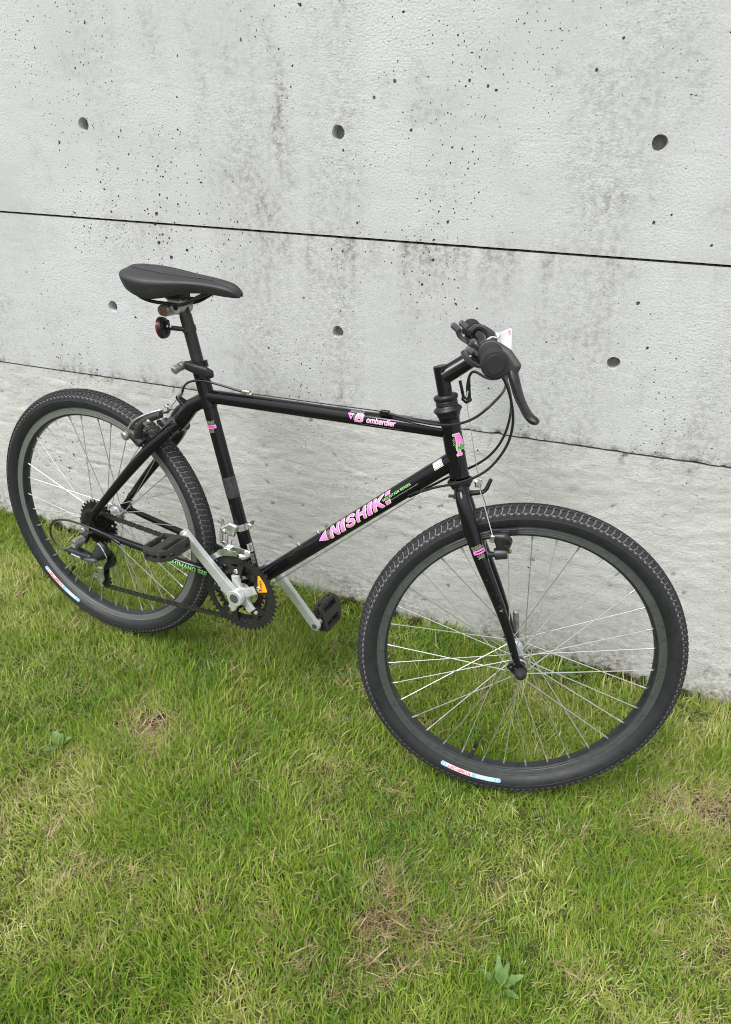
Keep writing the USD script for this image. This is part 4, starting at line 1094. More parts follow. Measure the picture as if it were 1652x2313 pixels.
part('sticker_print', slab(stx, .0003, BB + [.0510, -.0646, .0490], [.12, 0, -1], [1, 0, .12]), black_print, False, parent=crank)
part('maker_mark', slab(sbox(-.004, -.0015, .004, .0015).union(sbox(-.003, .003, .003, .005)), .0003, BB + np.array([.0165, -.0727, -.0250]), [.7, 0, .7], [-.7, 0, .7]), plastic_grey, False, parent=crank)

# pedals
def pedal(c, u, w, out, length=.092, half=.034):
    """c: where the pedal's axle leaves the crank; out: along the axle; w: across the platform; u: its thickness."""
    out, w, u = unit(out), unit(w), unit(u)
    pp_ = group('pedal')
    o = Polygon([(.006, -half * .80), (.012, -half), (length - .018, -half), (length - .004, -half * .62), (length, 0), (length - .004, half * .62), (length - .018, half), (.012, half), (.006, half * .80)]).buffer(.002)
    slots = [Polygon([(.016, s * .0125), (length - .018, s * .0125), (length - .020, s * (half - .0075)), (.016, s * (half - .0075))]).buffer(-.001).buffer(.001) for s in (-1, 1)]
    cage = o.difference(unary_union(slots))
    base = c
    body = [slab(cage, .0085, base - u * .0118 , out, w, .0012) if False else slab(cage, .0085, base + u * .0030, out, w, .0012), slab(cage, .0085, base - u * .0115, out, w, .0012)]
    for s in (-1, 1):
        for a_ in np.linspace(.010, length - .016, 4):
            body.append(rbox(base + out * a_ + w * s * (half - .004), [.008, .0065, .019], np.array([out, w, u]), .001))
        for a_ in np.linspace(.012, length - .022, 9):
            for t_ in (-1, 1):
                body.append(rbox(base + out * a_ + w * s * (half - .0035) + u * t_ * .0122, [.0042, .0060, .0032], np.array([out, w, u]), .0006))
    for a_ in np.linspace(-.018, .018, 3):
        body.append(rbox(base + out * (length - .004) + w * a_, [.008, .006, .018], np.array([out, w, u]), .001))
    body.append(lathe([(.004, .005), (.004, .0125), (.012, .0130), (.030, .0105), (length - .024, .0105), (length - .012, .0120), (length - .006, .0110), (length - .006, 1e-5)], base, out, 20))
    part('pedal_cage', body, pedal_plastic, 25, parent=pp_)
    part('pedal_axle', lathe([(-.016, .0065), (-.006, .0065), (-.006, .0085), (.0, .0085), (.0, .0062), (.006, .0062)], base, out, 16), steel, parent=pp_)
    refl_ = [rbox(base + w * half * .99 * s + out * (length * .5), [.036, .004, .010], np.array([out, w, u]), .001) for s in (-1, 1)]
    for b_ in refl_:
        part('pedal_block', b_, pedal_plastic, parent=pp_)
pedal(BB + CD * CL + [0, -.1010, 0], np.array([-.10, 0, .995]), np.array([.995, 0, .10]), [0, -1, 0])
pedal(BB + CDL * CL + [0, .0920, 0], np.array([.955, 0, .296]), np.array([-.296, 0, .955]), [0, 1, 0])

# chain: along its run, link by link
CY_RING, CY_COG = -.0545, -.0421
def tangent(c1, r1, c2, r2, side):
    d = c2 - c1; D = np.linalg.norm(d); ang = math.atan2(d[1], d[0]); off = math.acos((r1 - r2) / D)
    a = ang + side * off
    return c1 + r1 * np.array([math.cos(a), math.sin(a)]), c2 + r2 * np.array([math.cos(a), math.sin(a)]), a
cA, rA = np.zeros(2), tooth_r(18); cB, rB = np.array([BB[0], BB[2]]), tooth_r(36)
cG, rG = np.array([.034, -.086]), .0195; cT, rT = np.array([.0150, -.1500]), .0215
p1, p2, a_up = tangent(cA, rA, cB, rB, 1)
q1, q2, a_lo = tangent(cT, rT, cB, rB, -1)
def arc(c, r, a0, a1, n=24):
    a = np.linspace(a0, a1, n)
    return np.stack([c[0] + r * np.cos(a), c[1] + r * np.sin(a)], 1)
# guide pulley lies in front: the chain comes off the sprocket's back, passes behind the guide pulley and round the lower one
d = cG - cA; D = np.linalg.norm(d); angd = math.atan2(d[1], d[0]); off = math.acos((rA + rG) / D)
aS = angd - off
s1 = cA + rA * np.array([math.cos(aS), math.sin(aS)]); s2 = cG - rG * np.array([math.cos(aS), math.sin(aS)])
d = cT - cG; D = np.linalg.norm(d); angd = math.atan2(d[1], d[0]); off = math.acos((rG + rT) / D)
aG = angd + off
g1 = cG + rG * np.array([math.cos(aG), math.sin(aG)]); g2 = cT - rT * np.array([math.cos(aG), math.sin(aG)])
def wrap_to(a, ref, sign):
    while sign * (a - ref) < 0:
        a += sign * 2 * np.pi
    while sign * (a - ref) >= 2 * np.pi:
        a -= sign * 2 * np.pi
    return a
route = [np.stack([np.linspace(p1[0], p2[0], 60), np.linspace(p1[1], p2[1], 60)], 1)]
route.append(arc(cB, rB, a_up, wrap_to(a_lo, a_up, -1), 60))
route.append(np.stack([np.linspace(q2[0], q1[0], 60), np.linspace(q2[1], q1[1], 60) - .004 * np.sin(np.linspace(0, np.pi, 60))], 1))
aT = math.atan2(*(g2 - cT)[::-1]); route.append(arc(cT, rT, a_lo, wrap_to(aT, a_lo, -1), 20))
route.append(np.stack([np.linspace(g2[0], g1[0], 8), np.linspace(g2[1], g1[1], 8)], 1))
aE = math.atan2(*(s2 - cG)[::-1]); route.append(arc(cG, rG, aG, wrap_to(aE, aG, 1), 14))
route.append(np.stack([np.linspace(s2[0], s1[0], 6), np.linspace(s2[1], s1[1], 6)], 1))
route.append(arc(cA, rA, aS, wrap_to(a_up, aS, -1), 30))
route = np.vstack(route)
seg = np.linalg.norm(np.diff(np.vstack([route, route[:1]]), axis=0), axis=1)
cum = np.r_[0, np.cumsum(seg)]
nl = int(round(cum[-1] / .0127 / 2)) * 2
sp = np.linspace(0, cum[-1], nl, endpoint=False)
rx = np.interp(sp, cum, np.r_[route[:, 0], route[0, 0]]); rz = np.interp(sp, cum, np.r_[route[:, 1], route[0, 1]])
yy_ = CY_COG + (CY_RING - CY_COG) * np.clip((rx - .03) / (.38 - .03), 0, 1)
chain = group('chain')
pins = np.stack([rx, yy_, rz], 1)
side_poly = LineString([(0, 0), (.0127, 0)]).buffer(.0042, 5).difference(Polygon([(.0040, .0046), (.0087, .0046), (.0064, .0029)])).difference(Polygon([(.0040, -.0046), (.0087, -.0046), (.0064, -.0029)]))
for i in range(nl):
    a_, b_ = pins[i], pins[(i + 1) % nl]
    u_ = unit(b_ - a_); w__ = unit(np.cross([0, -1.0, 0], u_)); n_ = np.cross(u_, w__)
    gap = .0034 if i % 2 else .0022
    sx_ = np.linalg.norm(b_ - a_) / .0127
    pl = affinity.scale(side_poly, sx_, 1, origin=(0, 0))
    pieces = [slab(pl, .0010, a_ + n_ * gap, u_, w__), slab(pl, .0010, a_ - n_ * (gap + .0010), u_, w__)]
    if i % 2:
        pieces.append(lathe([(-.0036 - .001, 1e-5), (-.0036 - .001, .0019), (.0046, .0019), (.0046, 1e-5)], a_, n_, 8)); pieces.append(lathe([(-.0046, 1e-5), (-.0046, .0019), (.0046, .0019), (.0046, 1e-5)], b_, n_, 8))
    else:
        pieces.append(lathe([(-.0020, .0038), (.0020, .0038)], a_, n_, 9))
    part('chain_link', pieces, chain_steel, 25, parent=chain)

# ---- rear derailleur
rd = group('rear_derailleur')
gy = -.0440
def B3(x, y, z):
    return np.array([x, y, z], float)
part('mount_bolt', [lathe([(0, 1e-5), (0, .0035), (-.003, .0045), (-.004, .0088), (-.001, .0100), (.026, .0105), (.028, .008)], B3(-.0165, -.0950, -.0335), [0, 1, 0], 20), hull([(B3(-.0120, -.071, -.0330), .0075), (B3(-.0200, -.074, -.0440), .0060), (B3(-.034, -.080, -.0590), .0055)])], worn_silver, parent=rd)
body = part('derailleur_body', [hull([(B3(-.0400, -.0850, -.0660), .0100), (B3(-.0360, -.0750, -.0610), .0080), (B3(.0040, -.0840, -.0685), .0110), (B3(.0180, -.0840, -.0675), .0115)], 2), hull([(B3(-.0385, -.0740, -.0740), .0055), (B3(.010, -.072, -.0790), .0060)], 1)], plastic, 40, parent=rd)
part('body_nose', hull([(B3(.0080, -.0890, -.0690), .0068), (B3(.0200, -.0900, -.0700), .0070), (B3(.0330, -.0860, -.0720), .0055), (B3(.0360, -.0800, -.0720), .0045)], 2), plastic_grey, 40, parent=rd)
part('knuckle', [hull([(B3(.0240, -.0780, -.0700), .0100), (B3(.0420, -.0700, -.0620), .0120), (B3(.0500, -.0660, -.0540), .0120), (B3(.0470, -.0640, -.0400), .0090), (B3(.0360, -.0640, -.0330), .0055)], 2)], plastic, 40, parent=rd)
part('knuckle_edge', sweep(spline([B3(.0375, -.0745, -.0280), B3(.0480, -.0755, -.0330), B3(.0590, -.0770, -.0470), B3(.0640, -.0760, -.0590)], 16), .0013, 8), alloy, parent=rd)
mk = letters('XTRAX', .0044, bold=True)
mk = affinity.scale(letters('SHIMANO', .0040, bold=True), 1.0, 1.0, origin=(0, 0)); mk = affinity.scale(affinity.translate(mk, -mk.bounds[0], 0), .030 / (mk.bounds[2] - mk.bounds[0]), 1, origin=(0, 0))
part('maker_print', slab(mk, .0004, B3(-.0300, -.0962, -.0675), [1, -.035, -.055], [.055, .03, 1]), white_print, False, parent=rd)
part('barrel_adjuster', [lathe([(-.002, .0035), (0, .0052), (.009, .0050), (.013, .0034), (.020, .0030)], B3(-.0430, -.0840, -.0680), [-.85, 0, -.05], 14)], plastic, parent=rd)
part('limit_screw', [lathe([(0, 1e-5), (0, .0036), (.003, .0042), (.010, .0030)], B3(-.0370, -.0900, -.0800), [.2, 1, .2], 12), lathe([(0, 1e-5), (0, .0036), (.003, .0042), (.012, .0030)], B3(.0080, -.0860, -.0850), [.1, 1, .3], 12)], steel, parent=rd)
part('cage_plate', [slab(rounded([(.0300, -.0660), (.0450, -.0700), (.0410, -.0860), (.0290, -.1050), (.0240, -.1260), (.0260, -.1430), (.0230, -.1480), (.0130, -.1460), (.0120, -.1560), (.0200, -.1640), (.0150, -.1680), (.0040, -.1600), (.0010, -.1480), (.0060, -.1300), (.0110, -.1120), (.0220, -.0900)], .0012), .0022, B3(0, gy - .0120 + .0022, 0), [1, 0, 0], [0, 0, 1], .0004),
                    rbox(B3(.0170, gy - .013, -.1120), [.013, .006, .0045], b=.001), slab(LineString([(.0030, -.1440), (-.0130, -.1440), (-.0080, -.1370), (.0040, -.1350)]).buffer(.0017), .002, B3(0, gy - .0098, 0), [1, 0, 0], [0, 0, 1])], alloy, 25, parent=rd)
part('cage_plate', slab(rounded([(.022, -.070), (.046, -.074), (.043, -.096), (.026, -.118), (.024, -.146), (.018, -.160), (.006, -.158), (.004, -.140), (.012, -.112)], .002), .0018, B3(0, gy + .0085, 0), [1, 0, 0], [0, 0, 1], .0004), dark_steel, 25, parent=rd)
for c, t in ((cG, 10), (cT, 10)):
    part('pulley', [slab(toothed(t, .0235, .0175, .004), .0045, B3(c[0], gy + .0023, c[1]), [1, 0, 0], [0, 0, 1], .0006), disc(B3(c[0], gy - .0085, c[1]), [0, 1, 0], .0062, .014)], plastic, 25, parent=rd)
part('pulley_bolt', disc(B3(cT[0], gy - .0125, cT[1]), [0, 1, 0], .0058, .006), worn_silver, parent=rd)

# ---- front derailleur
fd = group('front_derailleur')
part('clamp_band', [lathe([(-.0075, .0147), (-.0075, .0166), (.0075, .0166), (.0075, .0147)], st_at(.0825), SA, 30), rbox(st_at(.0825) + [.0175, .012, .001], [.010, .014, .012], b=.002)], alloy, parent=fd)
part('clamp_bolt', lathe([(0, 1e-5), (0, .0032), (.002, .0044), (.006, .0044), (.012, .0028)], B3(.4210, .0080, .0900), [0, 1, 0], 12), rust, parent=fd)
part('pivot_body', [hull([(B3(.3990, -.020, .0880), .0065), (B3(.3900, -.024, .0930), .0060), (B3(.3700, -.026, .0800), .0058), (B3(.3680, -.026, .0730), .0050), (B3(.3960, -.024, .0700), .0050)], 2), rbox(st_at(.0810) + [-.012, -.017, 0], [.022, .010, .016], b=.002)], alloy, 35, parent=fd)
part('cable_arm', [hull([(B3(.3700, -.024, .0760), .0045), (B3(.3660, -.022, .0960), .0042)]), disc(B3(.3650, -.029, .0955), [0, 1, 0], .0052, .010, n=6), disc(B3(.3590, -.024, .0945), [0, 1, 0], .0040, .008, n=6)], worn_silver, parent=fd)
part('link_arm', [hull([(B3(.3670, -.027, .0720), .0045), (B3(.3680, -.030, .0480), .0045)]), hull([(B3(.3820, -.028, .0660), .0035), (B3(.3830, -.034, .0420), .0040)]), hull([(B3(.3930, -.030, .0560), .0034), (B3(.3940, -.036, .0420), .0034)])], worn_silver, parent=fd)
part('pivot_bolt', [disc(B3(.3755, -.034, .0745), [0, 1, 0], .0050, .005), disc(B3(.3780, -.038, .0500), [0, 1, 0], .0046, .005), disc(B3(.3920, -.040, .0470), [0, 1, 0], .0038, .005)], steel, parent=fd)
def fd_arc(r0, r1, a0, a1, n=18):
    a = np.radians(np.linspace(a0, a1, n))
    return Polygon(np.vstack([np.stack([r1 * np.cos(a), r1 * np.sin(a)], 1), np.stack([r0 * np.cos(a[::-1]), r0 * np.sin(a[::-1])], 1)]))
outer = fd_arc(.0955, .1075, 92, 152).union(Polygon([(-.060, .085), (-.052, .099), (-.030, .1085), (-.010, .1010), (-.004, .0960), (-.02, .092)])).buffer(.0015).buffer(-.0015)
part('cage_plate', [slab(outer, .0016, BB + [0, -.0690 + .0016, 0], [1, 0, 0], [0, 0, 1], .0003), slab(fd_arc(.0925, .1065, 80, 146), .0016, BB + [0, -.0490, 0], [1, 0, 0], [0, 0, 1], .0003),
                    sweep(spline([BB + [.0060, -.0690, .1000], BB + [.0130, -.0670, .0985], BB + [.0160, -.0590, .0970], BB + [.0130, -.0510, .0985], BB + [.0060, -.0490, .1000]], 14), .0060, 10),
                    rbox(BB + [-.0300, -.0590, .1070], [.016, .020, .0020], b=.0006)], alloy, 30, parent=fd)

# ---- fork
fork = group('fork')
HTB_F, AXF = (HT_B - CF) @ MF.T, AX @ MF.T
def on_axis(z):
    return HTB_F + AXF * ((z - HTB_F[2]) / AXF[2])
cr = on_axis(.340)
for s in (-1, 1):
    pts = [cr + [-.001, s * .016, .010], [-.1440, cr[1] * .9 + s * .026, .3430], [-.1380, -.006 + s * .037, .3260], [-.1255, -.004 + s * .0440, .2930], [-.1058, -.002 + s * .0495, .2440], [-.0705, s * .0530, .1690], [-.0340, s * .0550, .0880], [-.0085, s * .0560, .0210], [-.0050, s * .0560, .0120]]
    rr = np.r_[np.linspace(.0125, .0140, 8), np.linspace(.0140, .0134, 10), np.linspace(.0133, .0072, 30), .0066, .0050]
    bl = part('fork_blade', place(sweep(spline(pts, len(rr)), rr, 22), FORK), paint_worn, 40, parent=fork)
    eye = Polygon([(-.0125, -.006), (.004, -.012), (.0115, -.008), (.0125, .004), (.004, .014), (-.004, .022), (-.012, .018), (-.022, .014), (-.025, .008), (-.021, .003)]).buffer(.001).difference(LineString([(0, 0), (.006, -.03)]).buffer(.0046)).difference(Point(-.0185, .0085).buffer(.0026))
    part('fork_end', place(slab(eye, .0055, [0, s * .0560 + .0027, 0], [1, 0, 0], [0, 0, 1], .0008), FORK), paint_worn, 20, parent=fork)
    if s < 0:
        # small pink patch on the near blade
        A_, B_ = np.array(pts[4]), np.array(pts[5])
        A2, B2 = F(*A_), F(*B_)
        for poly, lift, m_, nm in ((sbox(-.004, -.0105, .004, .0150), .0004, pink, 'name_patch'), (affinity.translate(dots(4, 12, .0021, .0005), -.0125, -.0105), .0003, pale, 'dot_field'), (affinity.translate(dots(4, 7, .0021, .0005), .0062, -.005), .0003, pale, 'dot_field'), (sbox(-.0012, -.006, .0010, .0110), .0006, black_print, 'name_print')):
            part(nm, wrapped(poly, A2, B2, .0133, lift, .15, d0=FV(0, -1, 0), size=.003), m_, True, parent=bl)
part('fork_crown', place([hull([(cr + [0, -.016, .004], .0145), (cr + [0, .016, .004], .0145), (on_axis(.352), .0150)], 2), lathe([(-.004, .0165), (.0, .0190), (.004, .0190), (.006, .015)], on_axis(.352), AXF, 28)], FORK), paint_worn, 40, parent=fork)
part('steerer_race', place([lathe([(0, .0160), (.001, .0225), (.004, .0240), (.008, .0235), (.0095, .0215), (.011, .019)], on_axis(.3560), AXF, 32)], FORK), plastic, parent=fork)
part('wheel_nut', place([lathe([(0, 1e-5), (0, .0030), (.004, .0050), (.006, .0098), (.013, .0118), (.017, .0120), (.018, .0105)], [0, -.0775, 0], [0, 1, 0], 24)], FORK), rubber, parent=fork)
part('quick_release_lever', place([lathe([(0, .012), (.012, .0115), (.014, .009), (.014, 1e-5)], [0, .0590, 0], [0, 1, 0], 22), hull([([.004, .0720, .006], .0062), ([.001, .0760, .030], .0055), ([-.0040, .0740, .0600], .0068)], 2)], FORK), worn_silver, parent=fork)
part('reflector_stay', place([sweep(spline([on_axis(.3400) + [.012, 0, -.001], on_axis(.3400) + [.028, 0, .001], on_axis(.3400) + [.040, 0, .004]], 10), np.linspace(.0058, .0042, 10), 12), sweep([on_axis(.3400) + [.040, 0, .004], on_axis(.3400) + [.0445, 0, .010], [-.0920, -.007, .3690]], [.0042, .0040, .0036], 12)], FORK), plastic, parent=fork)
part('crown_bolt', place([lathe([(0, 1e-5), (0, .0032), (.010, .0032), (.010, .0056), (.016, .0056)], on_axis(.3300) + [-.0270, 0, 0], [1, 0, .06], 6)], FORK), dark_steel, parent=fork)

# ---- headset, stem, handlebar
part('headset', [lathe([(0, .0190), (.002, .0205), (.006, .0210), (.0105, .0245), (.0130, .0258), (.0155, .0250), (.0185, .0212), (.021, .0196), (.0235, .0200), (.0255, .0192), (.0275, .0200), (.0295, .0192), (.0320, .0210), (.0350, .0222), (.0385, .0215), (.0405, .0190), (.0410, .013)], HT_T - AX * .002, AX, 40)], plastic, 40)
def st_pt(z):
    return HT_B + AX * ((z - HT_B[2]) / AX[2])
BARC = np.array([-.1270, -.003, .5915])
stem = part('stem', [tube(st_pt(.452), st_pt(.4585), .0110), lathe([(-.052, .0105), (-.050, .0132), (0, .0134), (.0012, .0126)], st_pt(.5085), AX, 28), sweep([st_pt(.4900), F(*(BARC + [-.022, 0, -.0085])), F(*BARC)], [.0158, .0150, .0145], 26), place(lathe([(-.020, .0130), (-.020, .0165), (.020, .0165), (.020, .0130)], BARC, [0, 1, 0], 28), FORK)], paint, 40)
part('stem_bolt', lathe([(0, .0128), (.001, .0122), (.0012, .0045), (-.003, .004), (-.003, 1e-5)], st_pt(.5090), AX, 24), dull_rust, parent=stem)
part('cable_hanger', [place(sweep([BARC + [-.0385, -.006, -.046], [-.1555, -.009, .5130]], .0028, 8), FORK), place(sweep([BARC + [-.0235, -.006, -.040], [-.1455, -.009, .5130]], .0028, 8), FORK), place(hull([([-.1565, -.009, .5135], .0040), ([-.1450, -.009, .5125], .0040), ([-.1510, -.013, .5100], .0045)]), FORK)], paint, parent=stem)
part('cable_ferrule', place(lathe([(0, .0026), (.012, .0026), (.012, .0017)], [-.1508, -.009, .5165], [0.1, 0, 1], 12), FORK), steel, parent=stem)
def bar_pt(y):
    s = abs(y)
    bend = np.clip((s - .055) / .07, 0, 1); bend = bend * bend * (3 - 2 * bend)
    return np.array([BARC[0] - .0035 * bend - (s - .10) * .030 * (s > .10) + (-.0090 * np.sign(y) * s / .29), y, BARC[2] + .020 * bend + .003 * (y > 0)])
ys_ = np.linspace(-.302, .302, 90)
part('handlebar', place(sweep(np.array([bar_pt(y) for y in ys_]), np.where(np.abs(ys_) < .05, .0127, .0113), 20), FORK), paint)
for s in (-1, 1):
    prof = []
    yy = np.linspace(.185, .305, 61)
    gpts = np.array([bar_pt(s * y) for y in yy])
    gr = .0163 + .0008 * (np.arange(61) % 2) * ((yy > .20) & (yy < .285))
    gr = np.where(yy < .194, .0185, gr); gr = np.where(yy > .283, .0170 + .0010 * np.sin((yy - .283) / .022 * np.pi), gr); gr[-1] = .0160
    gr = gr * (1.0 + .10 * np.clip((yy - .24) / .06, 0, 1))
    grip = part('handlebar_grip', place(sweep(gpts, gr, 28), FORK), grip_rubber, 40)
    e = bar_pt(s * .305); dr = unit(bar_pt(s * .305) - bar_pt(s * .29))
    part('grip_end', place(lathe([(0, .0176), (.0012, .0168), (.0016, .0128), (.0022, .0122), (.0022, 1e-5)], e, dr, 28), FORK), plastic, parent=grip)
    # brake lever: clamp, hood, blade
    c = bar_pt(s * .160)
    lv = group('brake_lever')
    part('lever_clamp', place([lathe([(-.011, .0120), (-.011, .0160), (-.009, .0172), (.009, .0172), (.011, .0160), (.011, .0120)], c, [0, 1, 0], 26), hull([(c + [.010, 0, .008], .0090), (c + [.026, s * .006, .000], .0085), (c + [.040, s * .012, -.016], .0080), (c + [.036, s * .010, -.028], .0080)], 2)], FORK), hood_grey, 40, parent=lv)
    part('lever_blade', place(sweep(spline([c + [.036, s * .012, -.026], c + [.0420, s * .030, -.044], c + [.0470, s * .060, -.058], c + [.0530, s * .088, -.0680], c + [.0600, s * .108, -.0755], c + [.0680, s * .116, -.0790]], 24), np.r_[np.linspace(.0090, .0074, 16), np.linspace(.0074, .0080, 7), .0055], 14, ring=np.stack([np.cos(np.linspace(0, 2 * np.pi, 14, endpoint=False)), .75 * np.sin(np.linspace(0, 2 * np.pi, 14, endpoint=False))], 1)), FORK), plastic, 40, parent=lv)
    # thumb shifter: body below the bar, two paddles behind
    c2 = bar_pt(s * .125)
    sh_ = group('gear_shifter')
    part('shifter_clamp', place([lathe([(-.009, .0120), (-.009, .0165), (.009, .0165), (.009, .0120)], c2, [0, 1, 0], 26)], FORK), plastic, parent=sh_)
    part('shifter_body', place([hull([(c2 + [-.012, 0, -.014], .0100), (c2 + [.014, s * -.010, -.018], .0100), (c2 + [.004, s * .014, -.026], .0090), (c2 + [-.020, s * .012, -.006], .0070)], 2), rbox(c2 + [-.0225, s * .004, .0045], [.020, .030, .010], np.array([[.86, 0, -.5], [0, 1, 0], [.5, 0, .86]]), .002)], FORK), plastic, 40, parent=sh_)
    axs = np.array([[.80, 0, -.6], [0, 1, 0], [.6, 0, .80]])
    part('shifter_paddle', place([rbox(c2 + [-.0450 if s > 0 else -.0300, s * .022, .0100 if s > 0 else .0], [.021, .021, .012] if s > 0 else [.015, .016, .010], axs, .0035), rbox(c2 + [-.0330 if s > 0 else -.022, s * .020, .0040 if s > 0 else -.002], [.014, .008, .006], axs, .001)], FORK), plastic_grey, 30, parent=sh_)
    part('shifter_paddle', place([rbox(c2 + [-.0310 if s > 0 else -.0230, s * -.016, .0180 if s > 0 else .010], [.019, .016, .011] if s > 0 else [.012, .012, .008], axs, .003), rbox(c2 + [-.0240, s * -.012, .0100], [.010, .006, .006], axs, .001)], FORK), plastic_grey, 30, parent=sh_)
    part('thumb_lever', place(sweep(spline([c2 + [.000, s * .026, -.022], c2 + [-.0160, s * .042, -.020], c2 + [-.0330, s * .052, -.0100], c2 + [-.0400, s * .050, .0020]], 14), np.linspace(.0050, .0085, 14), 12, ring=np.stack([np.cos(np.linspace(0, 2 * np.pi, 12, endpoint=False)), .5 * np.sin(np.linspace(0, 2 * np.pi, 12, endpoint=False))], 1)), FORK), plastic_grey, 40, parent=sh_)
    part('shifter_label', place(rbox(c2 + [-.0215, s * .006, .0100], [.004, .012, .0008], np.array([[.86, 0, -.5], [0, 1, 0], [.5, 0, .86]]), .0003), FORK), grey_print, parent=sh_)

# ---- brakes
def cantilever(name_, pts):
    return pts
fb = group('brake')
for s in (-1, 1):
    boss = np.array([-.0800, s * .0500, .2375])
    ca_ = group('brake_arm', bike) if False else None
    part('brake_boss', place(lathe([(0, .0070), (.006, .0062), (.010, .0048), (.024, .0045)], boss + [-.006, 0, -.002], [.95, s * .05, .20], 16), FORK), plastic, parent=fb)
    b0 = boss + [.0170, s * .000, .003]
    part('brake_arm', place([lathe([(-.012, .0045), (-.012, .0100), (-.009, .0112), (.009, .0112), (.012, .0100), (.012, 1e-5)], b0, [.95, s * .05, .20], 22), hull([(b0 + [.003, -s * .003, .004], .0095), (b0 + [.008, s * .002, .026], .0105), (b0 + [.002, s * .004, .034], .0090), (b0 + [-.012, s * .004, .034], .0060)], 2)], FORK), brake_black, 40, parent=fb)
    part('pad_bolt', place([lathe([(0, 1e-5), (0, .0030), (-.003, .0036), (-.0035, .0072), (.004, .0075), (.012, .005)], b0 + [.0080, s * .0145, .0265], [.05, -s, 0], 16)], FORK), dark_steel, parent=fb)
    part('brake_pad', place([rbox([-.0585, s * .0185, .2735], [.052, .0085, .0105], np.array([[.985, 0, .12], [0, 1, 0], [-.12, 0, .985]]), .002), rbox([-.0585, s * .0245, .2735], [.020, .008, .008], b=.002)], FORK), rubber, parent=fb)
    part('cable_anchor', place([rbox(b0 + [-.0190, s * .006, .0300], [.009, .008, .014], b=.0015)], FORK), steel, parent=fb)
    part('straddle_wire', place(tube(b0 + [-.0190, s * .006, .0360], [-.1140, -.003 + s * .004, .3560], .0009, n=6), FORK), spoke_steel, parent=fb)
    part('spring_pin', place(ball(b0 + [.0160, -s * .004, .004], .0042, 1), FORK), brass, parent=fb)
part('cable_carrier', place([rbox([-.1145, -.004, .3590], [.012, .007, .017], b=.0015), lathe([(0, 1e-5), (0, .0048), (.006, .0052), (.012, .0052), (.012, 1e-5)], [-.1145, -.0165, .3625], [0, 1, 0], 6), lathe([(0, 1e-5), (0, .0045), (.006, .0045)], [-.122, -.004, .362], [1, 0, 0], 6)], FORK), steel, parent=fb)
part('brake_wire', place(tube([-.1512, -.009, .5120], [-.1145, -.004, .3650], .0008, n=6), FORK), spoke_steel, parent=fb)
rb = group('brake')
UP = unit([.62, 0, .78])                                      # along the stays
BK = np.array([-.78, 0, .62])                                 # away from them, to the back
for s in (-1, 1):
    boss = np.array([.1890, s * .0500, .2440])
    part('brake_boss', lathe([(0, .0068), (.008, .0062), (.018, .0050)], boss, BK, 16), paint, parent=rb)
    b0 = boss + BK * .026
    part('brake_arm', [lathe([(-.018, .005), (-.018, .0115), (-.015, .0130), (.012, .0130), (.015, .0115), (.015, 1e-5)], b0, BK, 24), hull([(b0 + UP * .002 + BK * -.002, .0115), (b0 + UP * .018 + [0, s * .006, 0], .0085), (b0 + UP * .030 + BK * .002 + [0, s * .010, 0], .0075)], 2),
                       sweep(spline([b0 + UP * .020 + [0, s * .008, 0], b0 + UP * .045 + BK * .004 + [0, s * .010, 0], b0 + UP * .075 + BK * -.004 + [0, s * .006, 0], b0 + UP * .097 + BK * -.016 + [0, s * .002, 0]], 16), np.linspace(.0090, .0072, 16), 14)], brake_black, 40, parent=rb)
    part('pad_holder', [lathe([(0, .0070), (.004, .0105), (.010, .0105), (.013, .0075), (.013, 1e-5)], b0 + UP * -.012 + BK * .020 + [0, s * .002, 0], [0, s * -1.0, 0] if False else [-.2, -.9 if s < 0 else .9, -.1], 18)], worn_silver, parent=rb)
    part('brake_pad', rbox(np.array([.155, s * .0190, .2440]) + BK * .002 + UP * .002, [.050, .009, .011], np.array([[.66, 0, .75], [0, 1, 0], [-.75, 0, .66]]), .002), rubber, parent=rb)
    part('cable_clamp', [lathe([(0, 1e-5), (0, .0042), (.008, .0048), (.014, .0048), (.014, 1e-5)], b0 + UP * .060 + BK * -.004 + [0, s * .018, 0], [0, -s, .0], 8), ball(b0 + UP * .068 + BK * -.006 + [0, s * .012, 0], .0055, 1)], worn_silver, parent=rb)
    part('straddle_wire', tube(b0 + UP * .060 + BK * -.004 + [0, s * .012, 0], [.2190, s * .003, .3190], .0008, n=6), dark_steel, parent=rb)
part('silver_brake_arm', [sweep(spline([[.1500, -.0500, .2775], [.1580, -.0520, .2880], [.1720, -.0525, .3010], [.1950, -.0500, .3150], [.2200, -.0430, .3265], [.2330, -.0350, .3310]], 24), np.r_[.005, np.linspace(.0062, .0066, 22), .004], 14, ring=np.stack([np.cos(np.linspace(0, 2 * np.pi, 14, endpoint=False)), .55 * np.sin(np.linspace(0, 2 * np.pi, 14, endpoint=False))], 1))], alloy, 40, parent=rb)
part('cable_carrier', [rbox([.2190, 0, .3200], [.020, .010, .008], np.array([UP, [0, 1, 0], np.cross(UP, [0, 1, 0])]), .0015), disc([.2260, -.010, .3260], [0, 1, 0], .0052, .008, n=6), disc([.2115, -.011, .3160], [0, 1, 0], .0048, .010, n=6), lathe([(0, 1e-5), (0, .0060), (.006, .0062)], [.2110, .003, .3300], [.5, 0, -.7], 8)], steel, parent=rb)
part('brake_wire', tube([.2200, 0, .3220], [.2480, 0, .3530], .0008, n=6), dark_steel, parent=rb)
part('cable_hanger', [hull([([.2470, 0, .3520], .0060), ([.2640, -.004, .3370], .0050)]), hull([([.2470, 0, .3520], .0060), ([.2650, .010, .3400], .0045)])], paint, parent=rb)
